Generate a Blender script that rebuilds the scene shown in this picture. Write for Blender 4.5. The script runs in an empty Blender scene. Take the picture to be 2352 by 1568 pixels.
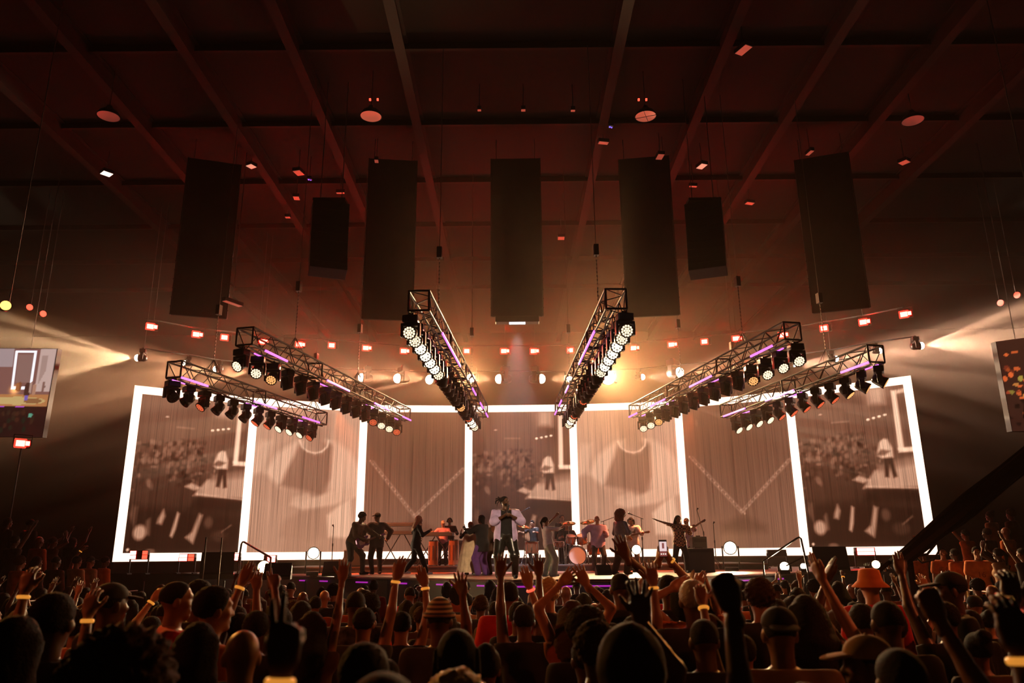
import bpy, bmesh, math, random
import numpy as np
from mathutils import Vector, Matrix, Quaternion

# ------------------------------------------------------------------ camera, world, exposure
C = bpy.context.scene.collection
SC = bpy.context.scene
random.seed(11)
RNG = np.random.default_rng(11)
PI = math.pi
F_PX, PITCH, ROLL, CAM_Z = 1745.0, 0.2728, -0.0088, 2.15
FWD = Vector((0, math.cos(PITCH), math.sin(PITCH)))
_U = Vector((0, -math.sin(PITCH), math.cos(PITCH)))
_X = Vector((1, 0, 0))
RIGHT = math.cos(ROLL) * _X + math.sin(ROLL) * _U
UP = -math.sin(ROLL) * _X + math.cos(ROLL) * _U
cam_d = bpy.data.cameras.new('camera')
cam_d.sensor_width = 36.0
cam_d.lens = 36.0 * F_PX / 2352.0
cam_d.clip_end = 300
cam_d.dof.use_dof = True
cam_d.dof.focus_distance = 18.0
cam_d.dof.aperture_fstop = 2.0
cam = bpy.data.objects.new('camera', cam_d)
C.objects.link(cam)
_m = Matrix((RIGHT, UP, -FWD)).transposed().to_4x4()
_m.translation = Vector((0, 0, CAM_Z))
cam.matrix_world = _m
SC.camera = cam
SC.view_settings.view_transform = 'Standard'
SC.view_settings.look = 'None'
SC.view_settings.gamma = 1.0
SC.view_settings.use_curve_mapping = False
SC.view_settings.exposure = 0.0
world = bpy.data.worlds.new('dark_hall')
SC.world = world
world.use_nodes = True
world.node_tree.nodes['Background'].inputs[0].default_value = (0.10, 0.03, 0.02, 1)
world.node_tree.nodes['Background'].inputs[1].default_value = 0.0
SC.cycles.max_bounces = 3
SC.cycles.diffuse_bounces = 1
SC.cycles.glossy_bounces = 1
SC.cycles.transmission_bounces = 2
SC.cycles.volume_bounces = 0
SC.cycles.transparent_max_bounces = 8
SC.cycles.sample_clamp_indirect = 4.0
SC.cycles.sample_clamp_direct = 0.0
SC.cycles.use_adaptive_sampling = True
SC.cycles.adaptive_threshold = 0.04
SC.cycles.use_light_tree = False
SC.cycles.volume_step_rate = 1.5
SC.cycles.use_denoising = True


def ray(px, py):
    a, b = (px - 1176.0) / F_PX, (784.0 - py) / F_PX
    return FWD + a * RIGHT + b * UP


CAM = Vector((0, 0, CAM_Z))


def at_y(px, py, y):
    r = ray(px, py)
    return CAM + r * (y / r.y)


def at_z(px, py, z):
    r = ray(px, py)
    return CAM + r * ((z - CAM_Z) / r.z)


# ------------------------------------------------------------------ materials
MATS = {}


def mat(name, col=(0.5, 0.5, 0.5), rough=0.6, metal=0.0, emit=None, es=0.0, sample=False, noise=0.0, nscale=8.0, spec=0.5):
    if name in MATS:
        return MATS[name]
    m = bpy.data.materials.new(name)
    m.use_nodes = True
    nt = m.node_tree
    b = nt.nodes['Principled BSDF']
    b.inputs['Base Color'].default_value = (*col, 1)
    b.inputs['Roughness'].default_value = rough
    b.inputs['Metallic'].default_value = metal
    b.inputs['Specular IOR Level'].default_value = spec
    if noise > 0:
        tc = nt.nodes.new('ShaderNodeTexCoord')
        n = nt.nodes.new('ShaderNodeTexNoise')
        n.inputs['Scale'].default_value = nscale
        n.inputs['Detail'].default_value = 4
        nt.links.new(tc.outputs['Object'], n.inputs['Vector'])
        r = nt.nodes.new('ShaderNodeValToRGB')
        r.color_ramp.elements[0].position = 0.3
        r.color_ramp.elements[1].position = 0.7
        r.color_ramp.elements[0].color = (*[c * (1 - noise) for c in col], 1)
        r.color_ramp.elements[1].color = (*[min(1, c * (1 + noise)) for c in col], 1)
        nt.links.new(n.outputs['Fac'], r.inputs['Fac'])
        nt.links.new(r.outputs['Color'], b.inputs['Base Color'])
    if emit is not None:
        b.inputs['Emission Color'].default_value = (*emit, 1)
        b.inputs['Emission Strength'].default_value = es
        m.cycles.emission_sampling = 'FRONT' if sample else 'NONE'
    MATS[name] = m
    return m


# ------------------------------------------------------------------ object helpers
def mesh_of(name, verts, faces, m=None, smooth=False):
    me = bpy.data.meshes.new(name)
    if isinstance(verts, np.ndarray):
        verts = verts.tolist()
    if isinstance(faces, np.ndarray):
        faces = faces.tolist()
    me.from_pydata(verts, [], faces)
    if m is not None:
        me.materials.append(m)
    if smooth:
        me.polygons.foreach_set('use_smooth', [True] * len(me.polygons))
    me.update()
    return me


def link(name, data, parent=None, loc=None, rot=None, mw=None):
    o = bpy.data.objects.new(name, data)
    C.objects.link(o)
    if parent is not None:
        o.parent = parent
    if loc is not None:
        o.location = loc
    if rot is not None:
        o.rotation_euler = rot
    if mw is not None:
        o.matrix_local = mw
    return o


def tag(o, label=None, cat=None, group=None, kind=None):
    if label:
        o['label'] = label
    if cat:
        o['category'] = cat
    if group:
        o['group'] = group
    if kind:
        o['kind'] = kind
    return o


def empty(name, loc=(0, 0, 0), rz=0.0, label=None, cat=None, group=None):
    o = link(name, None, None, loc, (0, 0, rz))
    o.empty_display_size = 0.1
    return tag(o, label, cat, group)


class MB:
    """collects shapes into one mesh"""

    def __init__(s):
        s.v, s.f = [], []

    def add(s, v, f):
        n = len(s.v)
        s.v += [tuple(p) for p in v]
        s.f += [tuple(i + n for i in q) for q in f]
        return s

    def box(s, c, d, M=None):
        x, y, z = d[0] / 2, d[1] / 2, d[2] / 2
        v = [Vector((sx * x, sy * y, sz * z)) for sx in (-1, 1) for sy in (-1, 1) for sz in (-1, 1)]
        if M is not None:
            v = [M @ p for p in v]
        v = [p + Vector(c) for p in v]
        return s.add(v, [(0, 1, 3, 2), (4, 6, 7, 5), (0, 4, 5, 1), (2, 3, 7, 6), (0, 2, 6, 4), (1, 5, 7, 3)])

    def bbox(s, c, d, b=0.01, M=None):
        """box with chamfered edges"""
        bm = bmesh.new()
        bmesh.ops.create_cube(bm, size=1.0)
        bmesh.ops.scale(bm, vec=d, verts=bm.verts)
        bmesh.ops.bevel(bm, geom=list(bm.edges), offset=b, segments=2, affect='EDGES', profile=0.6)
        v = [p.co.copy() for p in bm.verts]
        f = [[p.index for p in q.verts] for q in bm.faces]
        bm.verts.index_update()
        f = [[p.index for p in q.verts] for q in bm.faces]
        bm.free()
        if M is not None:
            v = [M @ p for p in v]
        return s.add([p + Vector(c) for p in v], f)

    def tube(s, a, b, ra, rb=None, n=8, cap=True):
        a, b = Vector(a), Vector(b)
        rb = ra if rb is None else rb
        d = (b - a)
        if d.length < 1e-6:
            return s
        d.normalize()
        q = d.orthogonal().normalized()
        w = d.cross(q)
        v = []
        for p, r in ((a, ra), (b, rb)):
            for i in range(n):
                t = 2 * PI * i / n
                v.append(p + r * (math.cos(t) * q + math.sin(t) * w))
        f = [(i, (i + 1) % n, n + (i + 1) % n, n + i) for i in range(n)]
        if cap:
            f += [tuple(reversed(range(n))), tuple(range(n, 2 * n))]
        return s.add(v, f)

    def path(s, pts, r, n=8):
        """swept tube through points, mitred"""
        pts = [Vector(p) for p in pts]
        v, f = [], []
        up = None
        for i, p in enumerate(pts):
            d = (pts[min(i + 1, len(pts) - 1)] - pts[max(i - 1, 0)]).normalized()
            if up is None:
                up = d.orthogonal().normalized()
            q = (up - d * up.dot(d)).normalized()
            up = q
            w = d.cross(q)
            rr = r[i] if isinstance(r, (list, tuple)) else r
            for k in range(n):
                t = 2 * PI * k / n
                v.append(p + rr * (math.cos(t) * q + math.sin(t) * w))
        for i in range(len(pts) - 1):
            for k in range(n):
                a, b = i * n + k, i * n + (k + 1) % n
                f.append((a, b, b + n, a + n))
        f += [tuple(reversed(range(n))), tuple(range(len(pts) * n - n, len(pts) * n))]
        return s.add(v, f)

    def lathe(s, prof, n=16, M=None, caps=True):
        """prof: list of (r, z) around local z"""
        v, f = [], []
        for r, z in prof:
            for i in range(n):
                t = 2 * PI * i / n
                v.append(Vector((r * math.cos(t), r * math.sin(t), z)))
        for j in range(len(prof) - 1):
            for i in range(n):
                a, b = j * n + i, j * n + (i + 1) % n
                f.append((a, b, b + n, a + n))
        if caps and prof[0][0] > 1e-4:
            f.append(tuple(reversed(range(n))))
        if caps and prof[-1][0] > 1e-4:
            k = (len(prof) - 1) * n
            f.append(tuple(range(k, k + n)))
        if M is not None:
            v = [M @ p for p in v]
        return s.add(v, f)

    def prism(s, poly, y0, y1, M=None):
        """poly in xz, extruded along y"""
        n = len(poly)
        v = [Vector((x, y0, z)) for x, z in poly] + [Vector((x, y1, z)) for x, z in poly]
        f = [tuple(range(n)), tuple(reversed(range(n, 2 * n)))]
        f += [(i, i + n, (i + 1) % n + n, (i + 1) % n) for i in range(n)]
        if M is not None:
            v = [M @ p for p in v]
        return s.add(v, f)

    def mesh(s, name, m, smooth=False):
        return mesh_of(name, s.v, s.f, m, smooth)

    def build(s, name, m, parent=None, smooth=False, **k):
        return link(name, s.mesh(name, m, smooth), parent, **k)


def copy_tree(o, parent=None):
    c = o.copy()
    C.objects.link(c)
    c.parent = parent
    for ch in list(o.children):
        copy_tree(ch, c)
    return c


def frame_to(a, b, up=Vector((0, 0, 1))):
    """matrix at a whose z axis points to b"""
    z = (Vector(b) - Vector(a)).normalized()
    x = up.cross(z)
    if x.length < 1e-4:
        x = Vector((1, 0, 0))
    x.normalize()
    y = z.cross(x)
    M = Matrix((x, y, z)).transposed().to_4x4()
    M.translation = Vector(a)
    return M


def spot(name, a, b, energy, col, cone, blend=0.3, size=0.05, parent=None, gobo=None):
    """a lamp's own light at a, aimed at b; gobo = (stripe scale, seed) breaks the cone into separate rays"""
    d = bpy.data.lights.new(name, 'SPOT')
    d.energy = energy
    d.color = col
    d.spot_size = cone
    d.spot_blend = blend
    d.shadow_soft_size = size
    o = bpy.data.objects.new(name, d)
    C.objects.link(o)
    M = frame_to(a, b)
    M2 = M.copy()
    M2.col[0] = -M.col[0]
    M2.col[2] = -M.col[2]
    M2.col[3] = M.col[3]
    o.matrix_world = M2
    if parent is not None:
        o.parent = parent
        o.matrix_parent_inverse = parent.matrix_basis.inverted()
    if gobo:
        d.use_nodes = True
        nt = d.node_tree
        em = nt.nodes['Emission']
        tc = nt.nodes.new('ShaderNodeTexCoord')
        sx = nt.nodes.new('ShaderNodeSeparateXYZ')
        no = nt.nodes.new('ShaderNodeTexNoise')
        no.noise_dimensions = '1D'
        no.inputs['Scale'].default_value = gobo[0]
        no.inputs['Detail'].default_value = 1.5
        ad = nt.nodes.new('ShaderNodeMath')
        ad.inputs[1].default_value = gobo[1] * 7.31
        rp = nt.nodes.new('ShaderNodeValToRGB')
        rp.color_ramp.elements[0].position = 0.485
        rp.color_ramp.elements[0].color = (0.0, 0.0, 0.0, 1)
        rp.color_ramp.elements[1].position = 0.53
        rp.color_ramp.elements[1].color = (1, 1, 1, 1)
        nt.links.new(tc.outputs['Normal'], sx.inputs[0])
        nt.links.new(sx.outputs[1], ad.inputs[0])
        nt.links.new(ad.outputs[0], no.inputs['W'])
        nt.links.new(no.outputs['Fac'], rp.inputs['Fac'])
        nt.links.new(rp.outputs['Color'], em.inputs['Color'])
    return o

# ------------------------------------------------------------------ the hall
HAZE_MAX, HAZE_MIN = 0.0155, 0.0003
X0, X1, Y0, Y1, ZC = -40.0, 40.0, -10.0, 46.0, 15.6
STAGE_Z = CAM_Z - 0.51
M_floor = mat('dark_concrete', (0.035, 0.03, 0.028), 0.55, noise=0.4, nscale=1.5)
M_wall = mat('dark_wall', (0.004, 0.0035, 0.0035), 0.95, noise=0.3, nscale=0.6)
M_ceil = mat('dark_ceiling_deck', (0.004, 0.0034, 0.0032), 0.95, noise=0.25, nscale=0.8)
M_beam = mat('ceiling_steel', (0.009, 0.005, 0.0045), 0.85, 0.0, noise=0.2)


def slab(name, c, d, m):
    return tag(MB().box(c, d).build(name, m), kind='structure')


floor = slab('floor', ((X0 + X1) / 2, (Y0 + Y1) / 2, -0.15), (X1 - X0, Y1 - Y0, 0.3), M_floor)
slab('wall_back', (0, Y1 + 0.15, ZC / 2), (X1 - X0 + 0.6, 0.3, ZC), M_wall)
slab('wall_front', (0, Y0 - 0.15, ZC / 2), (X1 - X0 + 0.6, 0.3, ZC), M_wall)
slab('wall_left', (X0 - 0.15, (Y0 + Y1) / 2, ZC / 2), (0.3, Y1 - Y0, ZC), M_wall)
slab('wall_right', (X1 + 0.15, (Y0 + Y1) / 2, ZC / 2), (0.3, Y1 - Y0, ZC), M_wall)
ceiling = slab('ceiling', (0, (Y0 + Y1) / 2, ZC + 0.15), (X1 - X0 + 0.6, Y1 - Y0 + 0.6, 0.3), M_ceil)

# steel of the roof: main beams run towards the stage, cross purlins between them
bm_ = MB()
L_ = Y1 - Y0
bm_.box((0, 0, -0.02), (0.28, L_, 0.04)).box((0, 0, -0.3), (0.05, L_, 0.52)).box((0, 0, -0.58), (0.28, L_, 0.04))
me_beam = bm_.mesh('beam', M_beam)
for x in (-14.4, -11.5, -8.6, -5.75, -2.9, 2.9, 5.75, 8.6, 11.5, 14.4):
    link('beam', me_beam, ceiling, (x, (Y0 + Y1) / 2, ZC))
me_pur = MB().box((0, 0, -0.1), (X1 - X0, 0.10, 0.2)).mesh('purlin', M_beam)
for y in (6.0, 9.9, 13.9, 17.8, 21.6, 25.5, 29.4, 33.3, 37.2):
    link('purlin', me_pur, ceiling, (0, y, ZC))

# thin stage haze that fills the hall
hz = bpy.data.materials.new('stage_haze')
hz.use_nodes = True
nt = hz.node_tree
nt.nodes.clear()
out = nt.nodes.new('ShaderNodeOutputMaterial')
vs = nt.nodes.new('ShaderNodeVolumeScatter')
vs.inputs['Color'].default_value = (1.0, 0.70, 0.52, 1)
vs.inputs['Anisotropy'].default_value = 0.30
# the haze hangs thickest over the stage and thins out towards the roof and the audience
tc = nt.nodes.new('ShaderNodeTexCoord')
mp = nt.nodes.new('ShaderNodeMapping')
mp.vector_type = 'TEXTURE'
mp.inputs['Location'].default_value = (0.3, 31.0, 8.0)
mp.inputs['Scale'].default_value = (27.0, 15.0, 9.5)
gr = nt.nodes.new('ShaderNodeTexGradient')
gr.gradient_type = 'SPHERICAL'
ma = nt.nodes.new('ShaderNodeMath')
ma.operation = 'MULTIPLY_ADD'
ma.inputs[1].default_value = HAZE_MAX
ma.inputs[2].default_value = HAZE_MIN
nt.links.new(tc.outputs['Object'], mp.inputs['Vector'])
nt.links.new(mp.outputs['Vector'], gr.inputs['Vector'])
nt.links.new(gr.outputs['Fac'], ma.inputs[0])
nt.links.new(ma.outputs[0], vs.inputs['Density'])
nt.links.new(vs.outputs['Volume'], out.inputs['Volume'])
haze = MB().box(((X0 + X1) / 2, (Y0 + Y1) / 2, ZC / 2), (X1 - X0 + 2, Y1 - Y0 + 2, ZC + 2)).build('haze', hz)
tag(haze, 'thin warm stage haze filling the whole hall', 'haze', kind='stuff')

# ------------------------------------------------------------------ curved LED wall: seven screens with white frames
S_ = 4.2
CORN = [(-3.159, 6.213), (-2.342, 6.789), (-1.42, 7.177), (-0.423, 7.25), (0.577, 7.233), (1.571, 7.125), (2.479, 6.705), (3.276, 6.101)]
CORN = [Vector((x * S_, y * S_, 0)) for x, y in CORN]
ZB, ZT = CAM_Z - 0.0316 * S_, CAM_Z + 1.3867 * S_
NW, NH = 118, 168


class Paint:
    def __init__(s, lum, quad):
        s.u, s.v = np.meshgrid((np.arange(NW + 1)) / NW, (np.arange(NH + 1)) / NH)  # v up
        s.a = np.full(s.u.shape, lum, float)
        s.q = quad  # TL TR BL BR pixels

    def uv(s, x, y):
        (tlx, tly), (trx, try_), (blx, bly), (brx, bry) = s.q
        u = 0.5
        for _ in range(6):
            yt, yb = tly + (try_ - tly) * u, bly + (bry - bly) * u
            v = (yb - y) / (yb - yt)
            xl, xr = blx + (tlx - blx) * v, brx + (trx - brx) * v
            u = (x - xl) / (xr - xl)
        return u, v

    def poly(s, pts, lum, op=1.0, soft=0.012):
        P = [s.uv(*p) for p in pts]
        ins = np.zeros(s.u.shape, bool)
        dist = np.full(s.u.shape, 9.0)
        n = len(P)
        for i in range(n):
            (x1, y1), (x2, y2) = P[i], P[(i + 1) % n]
            c = ((y1 > s.v) != (y2 > s.v)) & (s.u < (x2 - x1) * (s.v - y1) / (y2 - y1 + 1e-12) + x1)
            ins ^= c
            dx, dy = x2 - x1, (y2 - y1)
            t = np.clip(((s.u - x1) * dx + (s.v - y1) * dy) / (dx * dx + dy * dy + 1e-12), 0, 1)
            dist = np.minimum(dist, np.hypot(s.u - x1 - t * dx, (s.v - y1 - t * dy) * 1.45))
        sd = np.where(ins, -dist, dist)
        w = op * np.clip(0.5 - sd / (2 * soft), 0, 1)
        s.a = s.a * (1 - w) + lum * w

    def ell(s, x, y, rx, ry, lum, op=1.0, soft=0.35, ang=0.0):
        u0, v0 = s.uv(x, y)
        ru, rv = rx / 245.0, ry / 340.0
        du, dv = (s.u - u0) * 245, (s.v - v0) * 340
        c, k = math.cos(ang), math.sin(ang)
        e = np.hypot((du * c + dv * k) / rx, (-du * k + dv * c) / ry)
        w = op * np.clip((1 + soft - e) / (2 * soft), 0, 1)
        s.a = s.a * (1 - w) + lum * w

    def line(s, x1, y1, x2, y2, w_, lum, op=1.0):
        L = math.hypot(x2 - x1, y2 - y1)
        nx, ny = -(y2 - y1) / L * w_ / 2, (x2 - x1) / L * w_ / 2
        s.poly([(x1 + nx, y1 + ny), (x2 + nx, y2 + ny), (x2 - nx, y2 - ny), (x1 - nx, y1 - ny)], lum, op, 0.008)

    def grad(s, f):
        s.a = s.a * f(s.u, s.v)


def content_a():
    p = Paint(0.165, ((327, 904), (571, 929), (281, 1264), (547, 1267)))
    p.grad(lambda u, v: 0.36 + 0.95 * np.clip((v - 0.15) / 0.85, 0, 1) ** 0.9 + 0.1 * np.sin(v * 9 + u * 3))
    r = np.random.default_rng(5)
    # upper brighter gantry patch
    p.poly([(470, 915), (540, 925), (532, 962), (484, 958)], 0.36, 0.55, 0.05)
    p.poly([(495, 918), (528, 923), (524, 962), (492, 956)], 0.62, 0.6, 0.03)
    p.line(400, 982, 440, 986, 3, 0.42, 0.6)
    for k in range(4):
        p.ell(482 + 12.5 * k, 990 - 1.2 * k, 3.6, 2.6, 0.8)
    p.ell(380, 958, 4, 2, 0.5)
    # crowd behind the runway, out of focus
    for _ in range(210):
        x, y = r.uniform(300, 490), 1010 + 120 * r.beta(1.3, 1.8)
        if x > 470 and y < 1040:
            continue
        p.ell(x, y, r.uniform(2, 6), r.uniform(2.5, 6), r.choice([0.04, 0.05, 0.08, 0.20, 0.30]), r.uniform(0.3, 0.75), 0.5)
    for _ in range(40):
        p.ell(r.uniform(310, 450), r.uniform(1018, 1070), r.uniform(2.5, 5), r.uniform(3, 7), 0.32, 0.5, 0.5)
    # white frame in the footage
    p.poly([(543, 936), (553, 938), (543, 1068), (531, 1066)], 0.78, 0.9, 0.01)
    p.poly([(531, 1062), (566, 1064), (565, 1074), (531, 1072)], 0.78, 0.9, 0.01)
    p.poly([(553, 938), (570, 937), (570, 946), (552, 946)], 0.7, 0.8, 0.01)
    # runway
    p.poly([(437, 1140), (470, 1104), (570, 1090), (566, 1148)], 0.5, 0.85, 0.015)
    p.poly([(480, 1092), (570, 1082), (568, 1100), (478, 1108)], 0.30, 0.8, 0.02)
    p.poly([(418, 1119), (434, 1111), (460, 1124), (440, 1128)], 0.5, 0.9, 0.012)
    p.line(445, 1137, 566, 1151, 4, 0.62, 0.9)
    p.poly([(445, 1142), (566, 1153), (560, 1180), (430, 1170)], 0.035, 0.8, 0.03)
    # figure on the runway
    p.poly([(497, 1078), (515, 1078), (517, 1122), (508, 1124), (506, 1095), (499, 1122), (490, 1120)], 0.07, 0.95, 0.01)
    p.poly([(494, 1045), (503, 1037), (513, 1040), (519, 1060), (517, 1080), (492, 1079), (483, 1072)], 0.62, 0.95, 0.012)
    p.poly([(478, 1072), (496, 1060), (514, 1066), (500, 1074)], 0.13, 0.8, 0.012)
    p.ell(500, 1031, 6, 8, 0.16, 0.95, 0.2)
    # foreground silhouettes with lit hands
    p.poly([(281, 1264), (292, 1160), (420, 1170), (560, 1190), (547, 1267)], 0.035, 0.75, 0.05)
    p.ell(318, 1220, 13, 15, 0.48, 0.9, 0.3)
    p.poly([(296, 1180), (304, 1160), (314, 1164), (306, 1210)], 0.2, 0.7, 0.02)
    p.poly([(334, 1195), (340, 1190), (338, 1225), (330, 1225)], 0.3, 0.7, 0.02)
    p.poly([(359, 1190), (371, 1170), (374, 1185), (366, 1203), (356, 1200)], 0.45, 0.85, 0.015)
    p.poly([(385, 1228), (402, 1176), (407, 1180), (398, 1214), (390, 1232)], 0.5, 0.9, 0.012)
    p.poly([(420, 1232), (436, 1220), (452, 1180), (460, 1184), (446, 1224), (438, 1246)], 0.42, 0.9, 0.015)
    p.ell(474, 1200, 9, 12, 0.16, 0.7, 0.4)
    p.ell(340, 1112, 6, 10, 0.3, 0.6, 0.4, 0.5)
    p.ell(500, 1230, 16, 12, 0.11, 0.6, 0.4)
    p.line(505, 1222, 530, 1206, 3, 0.25, 0.6)
    p.ell(292, 1257, 3, 3, 0.6)
    p.ell(340, 1261, 10, 5, 0.25, 0.7)
    return p.a


def content_b():
    p = Paint(0.42, ((596, 934), (823, 942), (566, 1268), (808, 1270)))
    p.grad(lambda u, v: 0.92 + 0.16 * np.clip(v, 0, 1) + 0.05 * np.sin(u * 7 + v * 2))
    # second figure at the left edge
    p.poly([(590, 1035), (600, 1016), (622, 1018), (616, 1050), (604, 1090), (580, 1098)], 0.6, 0.6, 0.03)
    # head and neck (soft, top of the picture)
    p.ell(722, 968, 34, 46, 0.33, 0.5, 0.35)
    p.poly([(700, 990), (744, 990), (752, 1020), (725, 1044), (694, 1018)], 0.36, 0.7, 0.03)
    # open shirt
    p.poly([(606, 1092), (634, 1046), (676, 1016), (700, 1012), (690, 1060), (664, 1096), (638, 1126)], 0.60, 0.75, 0.03)
    p.poly([(744, 1012), (768, 1016), (800, 1040), (820, 1078), (822, 1110), (796, 1124), (752, 1134), (748, 1070)], 0.58, 0.75, 0.03)
    # dark tee
    p.poly([(683, 1020), (694, 1036), (716, 1047), (736, 1044), (752, 1022), (757, 1030), (750, 1104), (733, 1143), (690, 1130), (640, 1120), (654, 1086), (672, 1050)], 0.27, 0.9, 0.025)
    p.poly([(735, 1022), (758, 1022), (752, 1100), (735, 1140)], 0.25, 0.6, 0.03)
    # collar chain
    for a, b in (((684, 1014), (690, 1030)), ((690, 1030), (702, 1040)), ((702, 1040), (718, 1044)), ((718, 1044), (734, 1040)), ((734, 1040), (746, 1028)), ((746, 1028), (750, 1012))):
        p.line(*a, *b, 4, 0.7, 0.7)
    # forearms and hands
    p.poly([(566, 1100), (606, 1090), (640, 1124), (700, 1150), (690, 1172), (640, 1164), (570, 1140)], 0.40, 0.6, 0.03)
    p.poly([(820, 1110), (780, 1122), (720, 1146), (668, 1160), (690, 1176), (760, 1164), (818, 1144)], 0.56, 0.75, 0.02)
    p.poly([(668, 1146), (700, 1138), (716, 1150), (690, 1174), (660, 1164)], 0.52, 0.7, 0.02)
    # lower shirt
    p.poly([(648, 1200), (690, 1176), (740, 1172), (740, 1236), (700, 1250), (640, 1232)], 0.34, 0.7, 0.03)
    p.poly([(745, 1188), (780, 1160), (800, 1150), (806, 1240), (748, 1236)], 0.62, 0.75, 0.02)
    p.poly([(648, 1226), (720, 1270), (640, 1270)], 0.34, 0.5, 0.03)
    return p.a


def content_c():
    p = Paint(0.205, ((842, 946), (1067, 948), (834, 1269), (1065, 1270)))
    p.grad(lambda u, v: 0.9 + 0.25 * np.abs(u - 0.5) + 0.12 * np.sin(v * 5 + 1))
    for o in (0, 7):
        p.line(848 + o, 1062, 952 + o, 1196, 2.5, 0.42, 0.55)
        p.line(1060 + o, 1082, 950 + o, 1190, 2.5, 0.42, 0.55)
    for k in range(16):
        t = k / 15
        p.ell(849 + 108 * t, 1062 + 134 * t, 1.8, 2.4, 0.5, 0.6)
        p.ell(1062 - 108 * t, 1082 + 110 * t, 1.8, 2.4, 0.5, 0.6)
    p.ell(872, 985, 2.5, 9, 0.33, 0.5)
    p.poly([(905, 1215), (960, 1200), (1000, 1222), (1000, 1236), (905, 1236)], 0.12, 0.6, 0.04)
    return p.a


M_white = bpy.data.materials.new('white_led_frame')
M_white.use_nodes = True
_b = M_white.node_tree.nodes['Principled BSDF']
_b.inputs['Base Color'].default_value = (0.05, 0.05, 0.05, 1)
_b.inputs['Emission Color'].default_value = (1.0, 0.69, 0.52, 1)
_b.inputs['Emission Strength'].default_value = 2.1
M_white.cycles.emission_sampling = 'FRONT'

M_led = bpy.data.materials.new('led_picture')
M_led.use_nodes = True
nt = M_led.node_tree
b = nt.nodes['Principled BSDF']
b.inputs['Base Color'].default_value = (0.012, 0.01, 0.01, 1)
b.inputs['Roughness'].default_value = 0.5
at = nt.nodes.new('ShaderNodeAttribute')
at.attribute_name = 'picture'
tc = nt.nodes.new('ShaderNodeTexCoord')
mp = nt.nodes.new('ShaderNodeMapping')
mp.inputs['Scale'].default_value = (46, 1, 0.16)
n1 = nt.nodes.new('ShaderNodeTexNoise')
n1.inputs['Scale'].default_value = 1.0
n1.inputs['Detail'].default_value = 3
n1.inputs['Roughness'].default_value = 0.75
r1 = nt.nodes.new('ShaderNodeValToRGB')
r1.color_ramp.elements[0].position = 0.30
r1.color_ramp.elements[0].color = (0.28, 0.28, 0.28, 1)
r1.color_ramp.elements[1].position = 0.56
r1.color_ramp.elements[1].color = (1.1, 1.1, 1.1, 1)
mx = nt.nodes.new('ShaderNodeMix')
mx.data_type = 'RGBA'
mx.blend_type = 'MULTIPLY'
mx.inputs[0].default_value = 1.0
nt.links.new(tc.outputs['Object'], mp.inputs['Vector'])
nt.links.new(mp.outputs['Vector'], n1.inputs['Vector'])
nt.links.new(n1.outputs['Fac'], r1.inputs['Fac'])
nt.links.new(at.outputs['Color'], mx.inputs[6])
nt.links.new(r1.outputs['Color'], mx.inputs[7])
nt.links.new(mx.outputs[2], b.inputs['Emission Color'])
b.inputs['Emission Strength'].default_value = 1.0
M_led.cycles.emission_sampling = 'NONE'
M_black = mat('matt_black', (0.012, 0.011, 0.011), 0.7)
M_blackmetal = mat('black_metal', (0.02, 0.018, 0.018), 0.35, 0.5)

PICT = {'a': content_a(), 'b': content_b(), 'c': content_c()}
BRD, HALF = 0.275, 0.15
LABELS = [
    'leftmost tall LED screen with white frame showing dark crowd footage',
    'second LED screen from the left showing a close-up of an open white shirt',
    'third LED screen from the left, plain brown picture with faint crossing lines',
    'middle LED screen behind the lead singer showing crowd footage',
    'fifth LED screen from the left, pale close-up torso behind the curly-haired dancer',
    'sixth LED screen from the left, dark brown behind the plaid-shirted singer',
    'rightmost tall LED screen with white frame, its lower corner behind the crane arm',
]
SCREENS = []
for i in range(7):
    a, c = CORN[i], CORN[i + 1]
    w = (c - a).length
    ang = math.atan2(c.y - a.y, c.x - a.x)
    root = empty('led_screen', (a.x, a.y, ZB), ang, LABELS[i], 'screen', 'LED screens of the curved wall')
    h = ZT - ZB
    lb = BRD if i == 0 else HALF
    rb = BRD if i == 6 else HALF
    MB().box((w / 2, 0.10, h / 2), (w - 0.12, 0.16, h)).build('cabinet', M_black, root)
    for (x0, x1, z0, z1) in ((0, w, h - BRD, h), (0, w, 0, BRD), (0, lb, BRD, h - BRD), (w - rb, w, BRD, h - BRD)):
        MB().box(((x0 + x1) / 2, 0.0, (z0 + z1) / 2), (x1 - x0, 0.036, z1 - z0)).build('frame_bar', M_white, root)
    # picture surface
    A = PICT['abcabca'[i]]
    iw, ih = w - lb - rb, h - 2 * BRD
    uu, vv = np.meshgrid(np.arange(NW + 1) / NW, np.arange(NH + 1) / NH)
    V = np.stack([lb + uu.ravel() * iw, np.full(uu.size, 0.012), BRD + vv.ravel() * ih], 1)
    k = (np.arange(NH)[:, None] * (NW + 1) + np.arange(NW)[None, :]).ravel()
    Fq = np.stack([k, k + 1, k + NW + 2, k + NW + 1], 1)
    me = mesh_of('picture', V, Fq, M_led)
    L = A.ravel()
    t = np.clip(L / 0.8, 0, 1)
    lin = L ** 1.35 * 1.85
    col = np.stack([lin * 1.0, lin * (0.32 + 0.34 * t), lin * (0.15 + 0.30 * t), np.ones_like(lin)], 1)
    ca = me.color_attributes.new('picture', 'FLOAT_COLOR', 'POINT')
    ca.data.foreach_set('color', col.astype(np.float32).ravel())
    link('picture', me, root)
    SCREENS.append(root)


def screen_y(x):
    """depth of the LED wall at a given x"""
    for i in range(7):
        a, c = CORN[i], CORN[i + 1]
        if a.x <= x <= c.x or (i == 0 and x < a.x) or (i == 6 and x > c.x):
            return a.y + (c.y - a.y) * (x - a.x) / (c.x - a.x)

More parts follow.
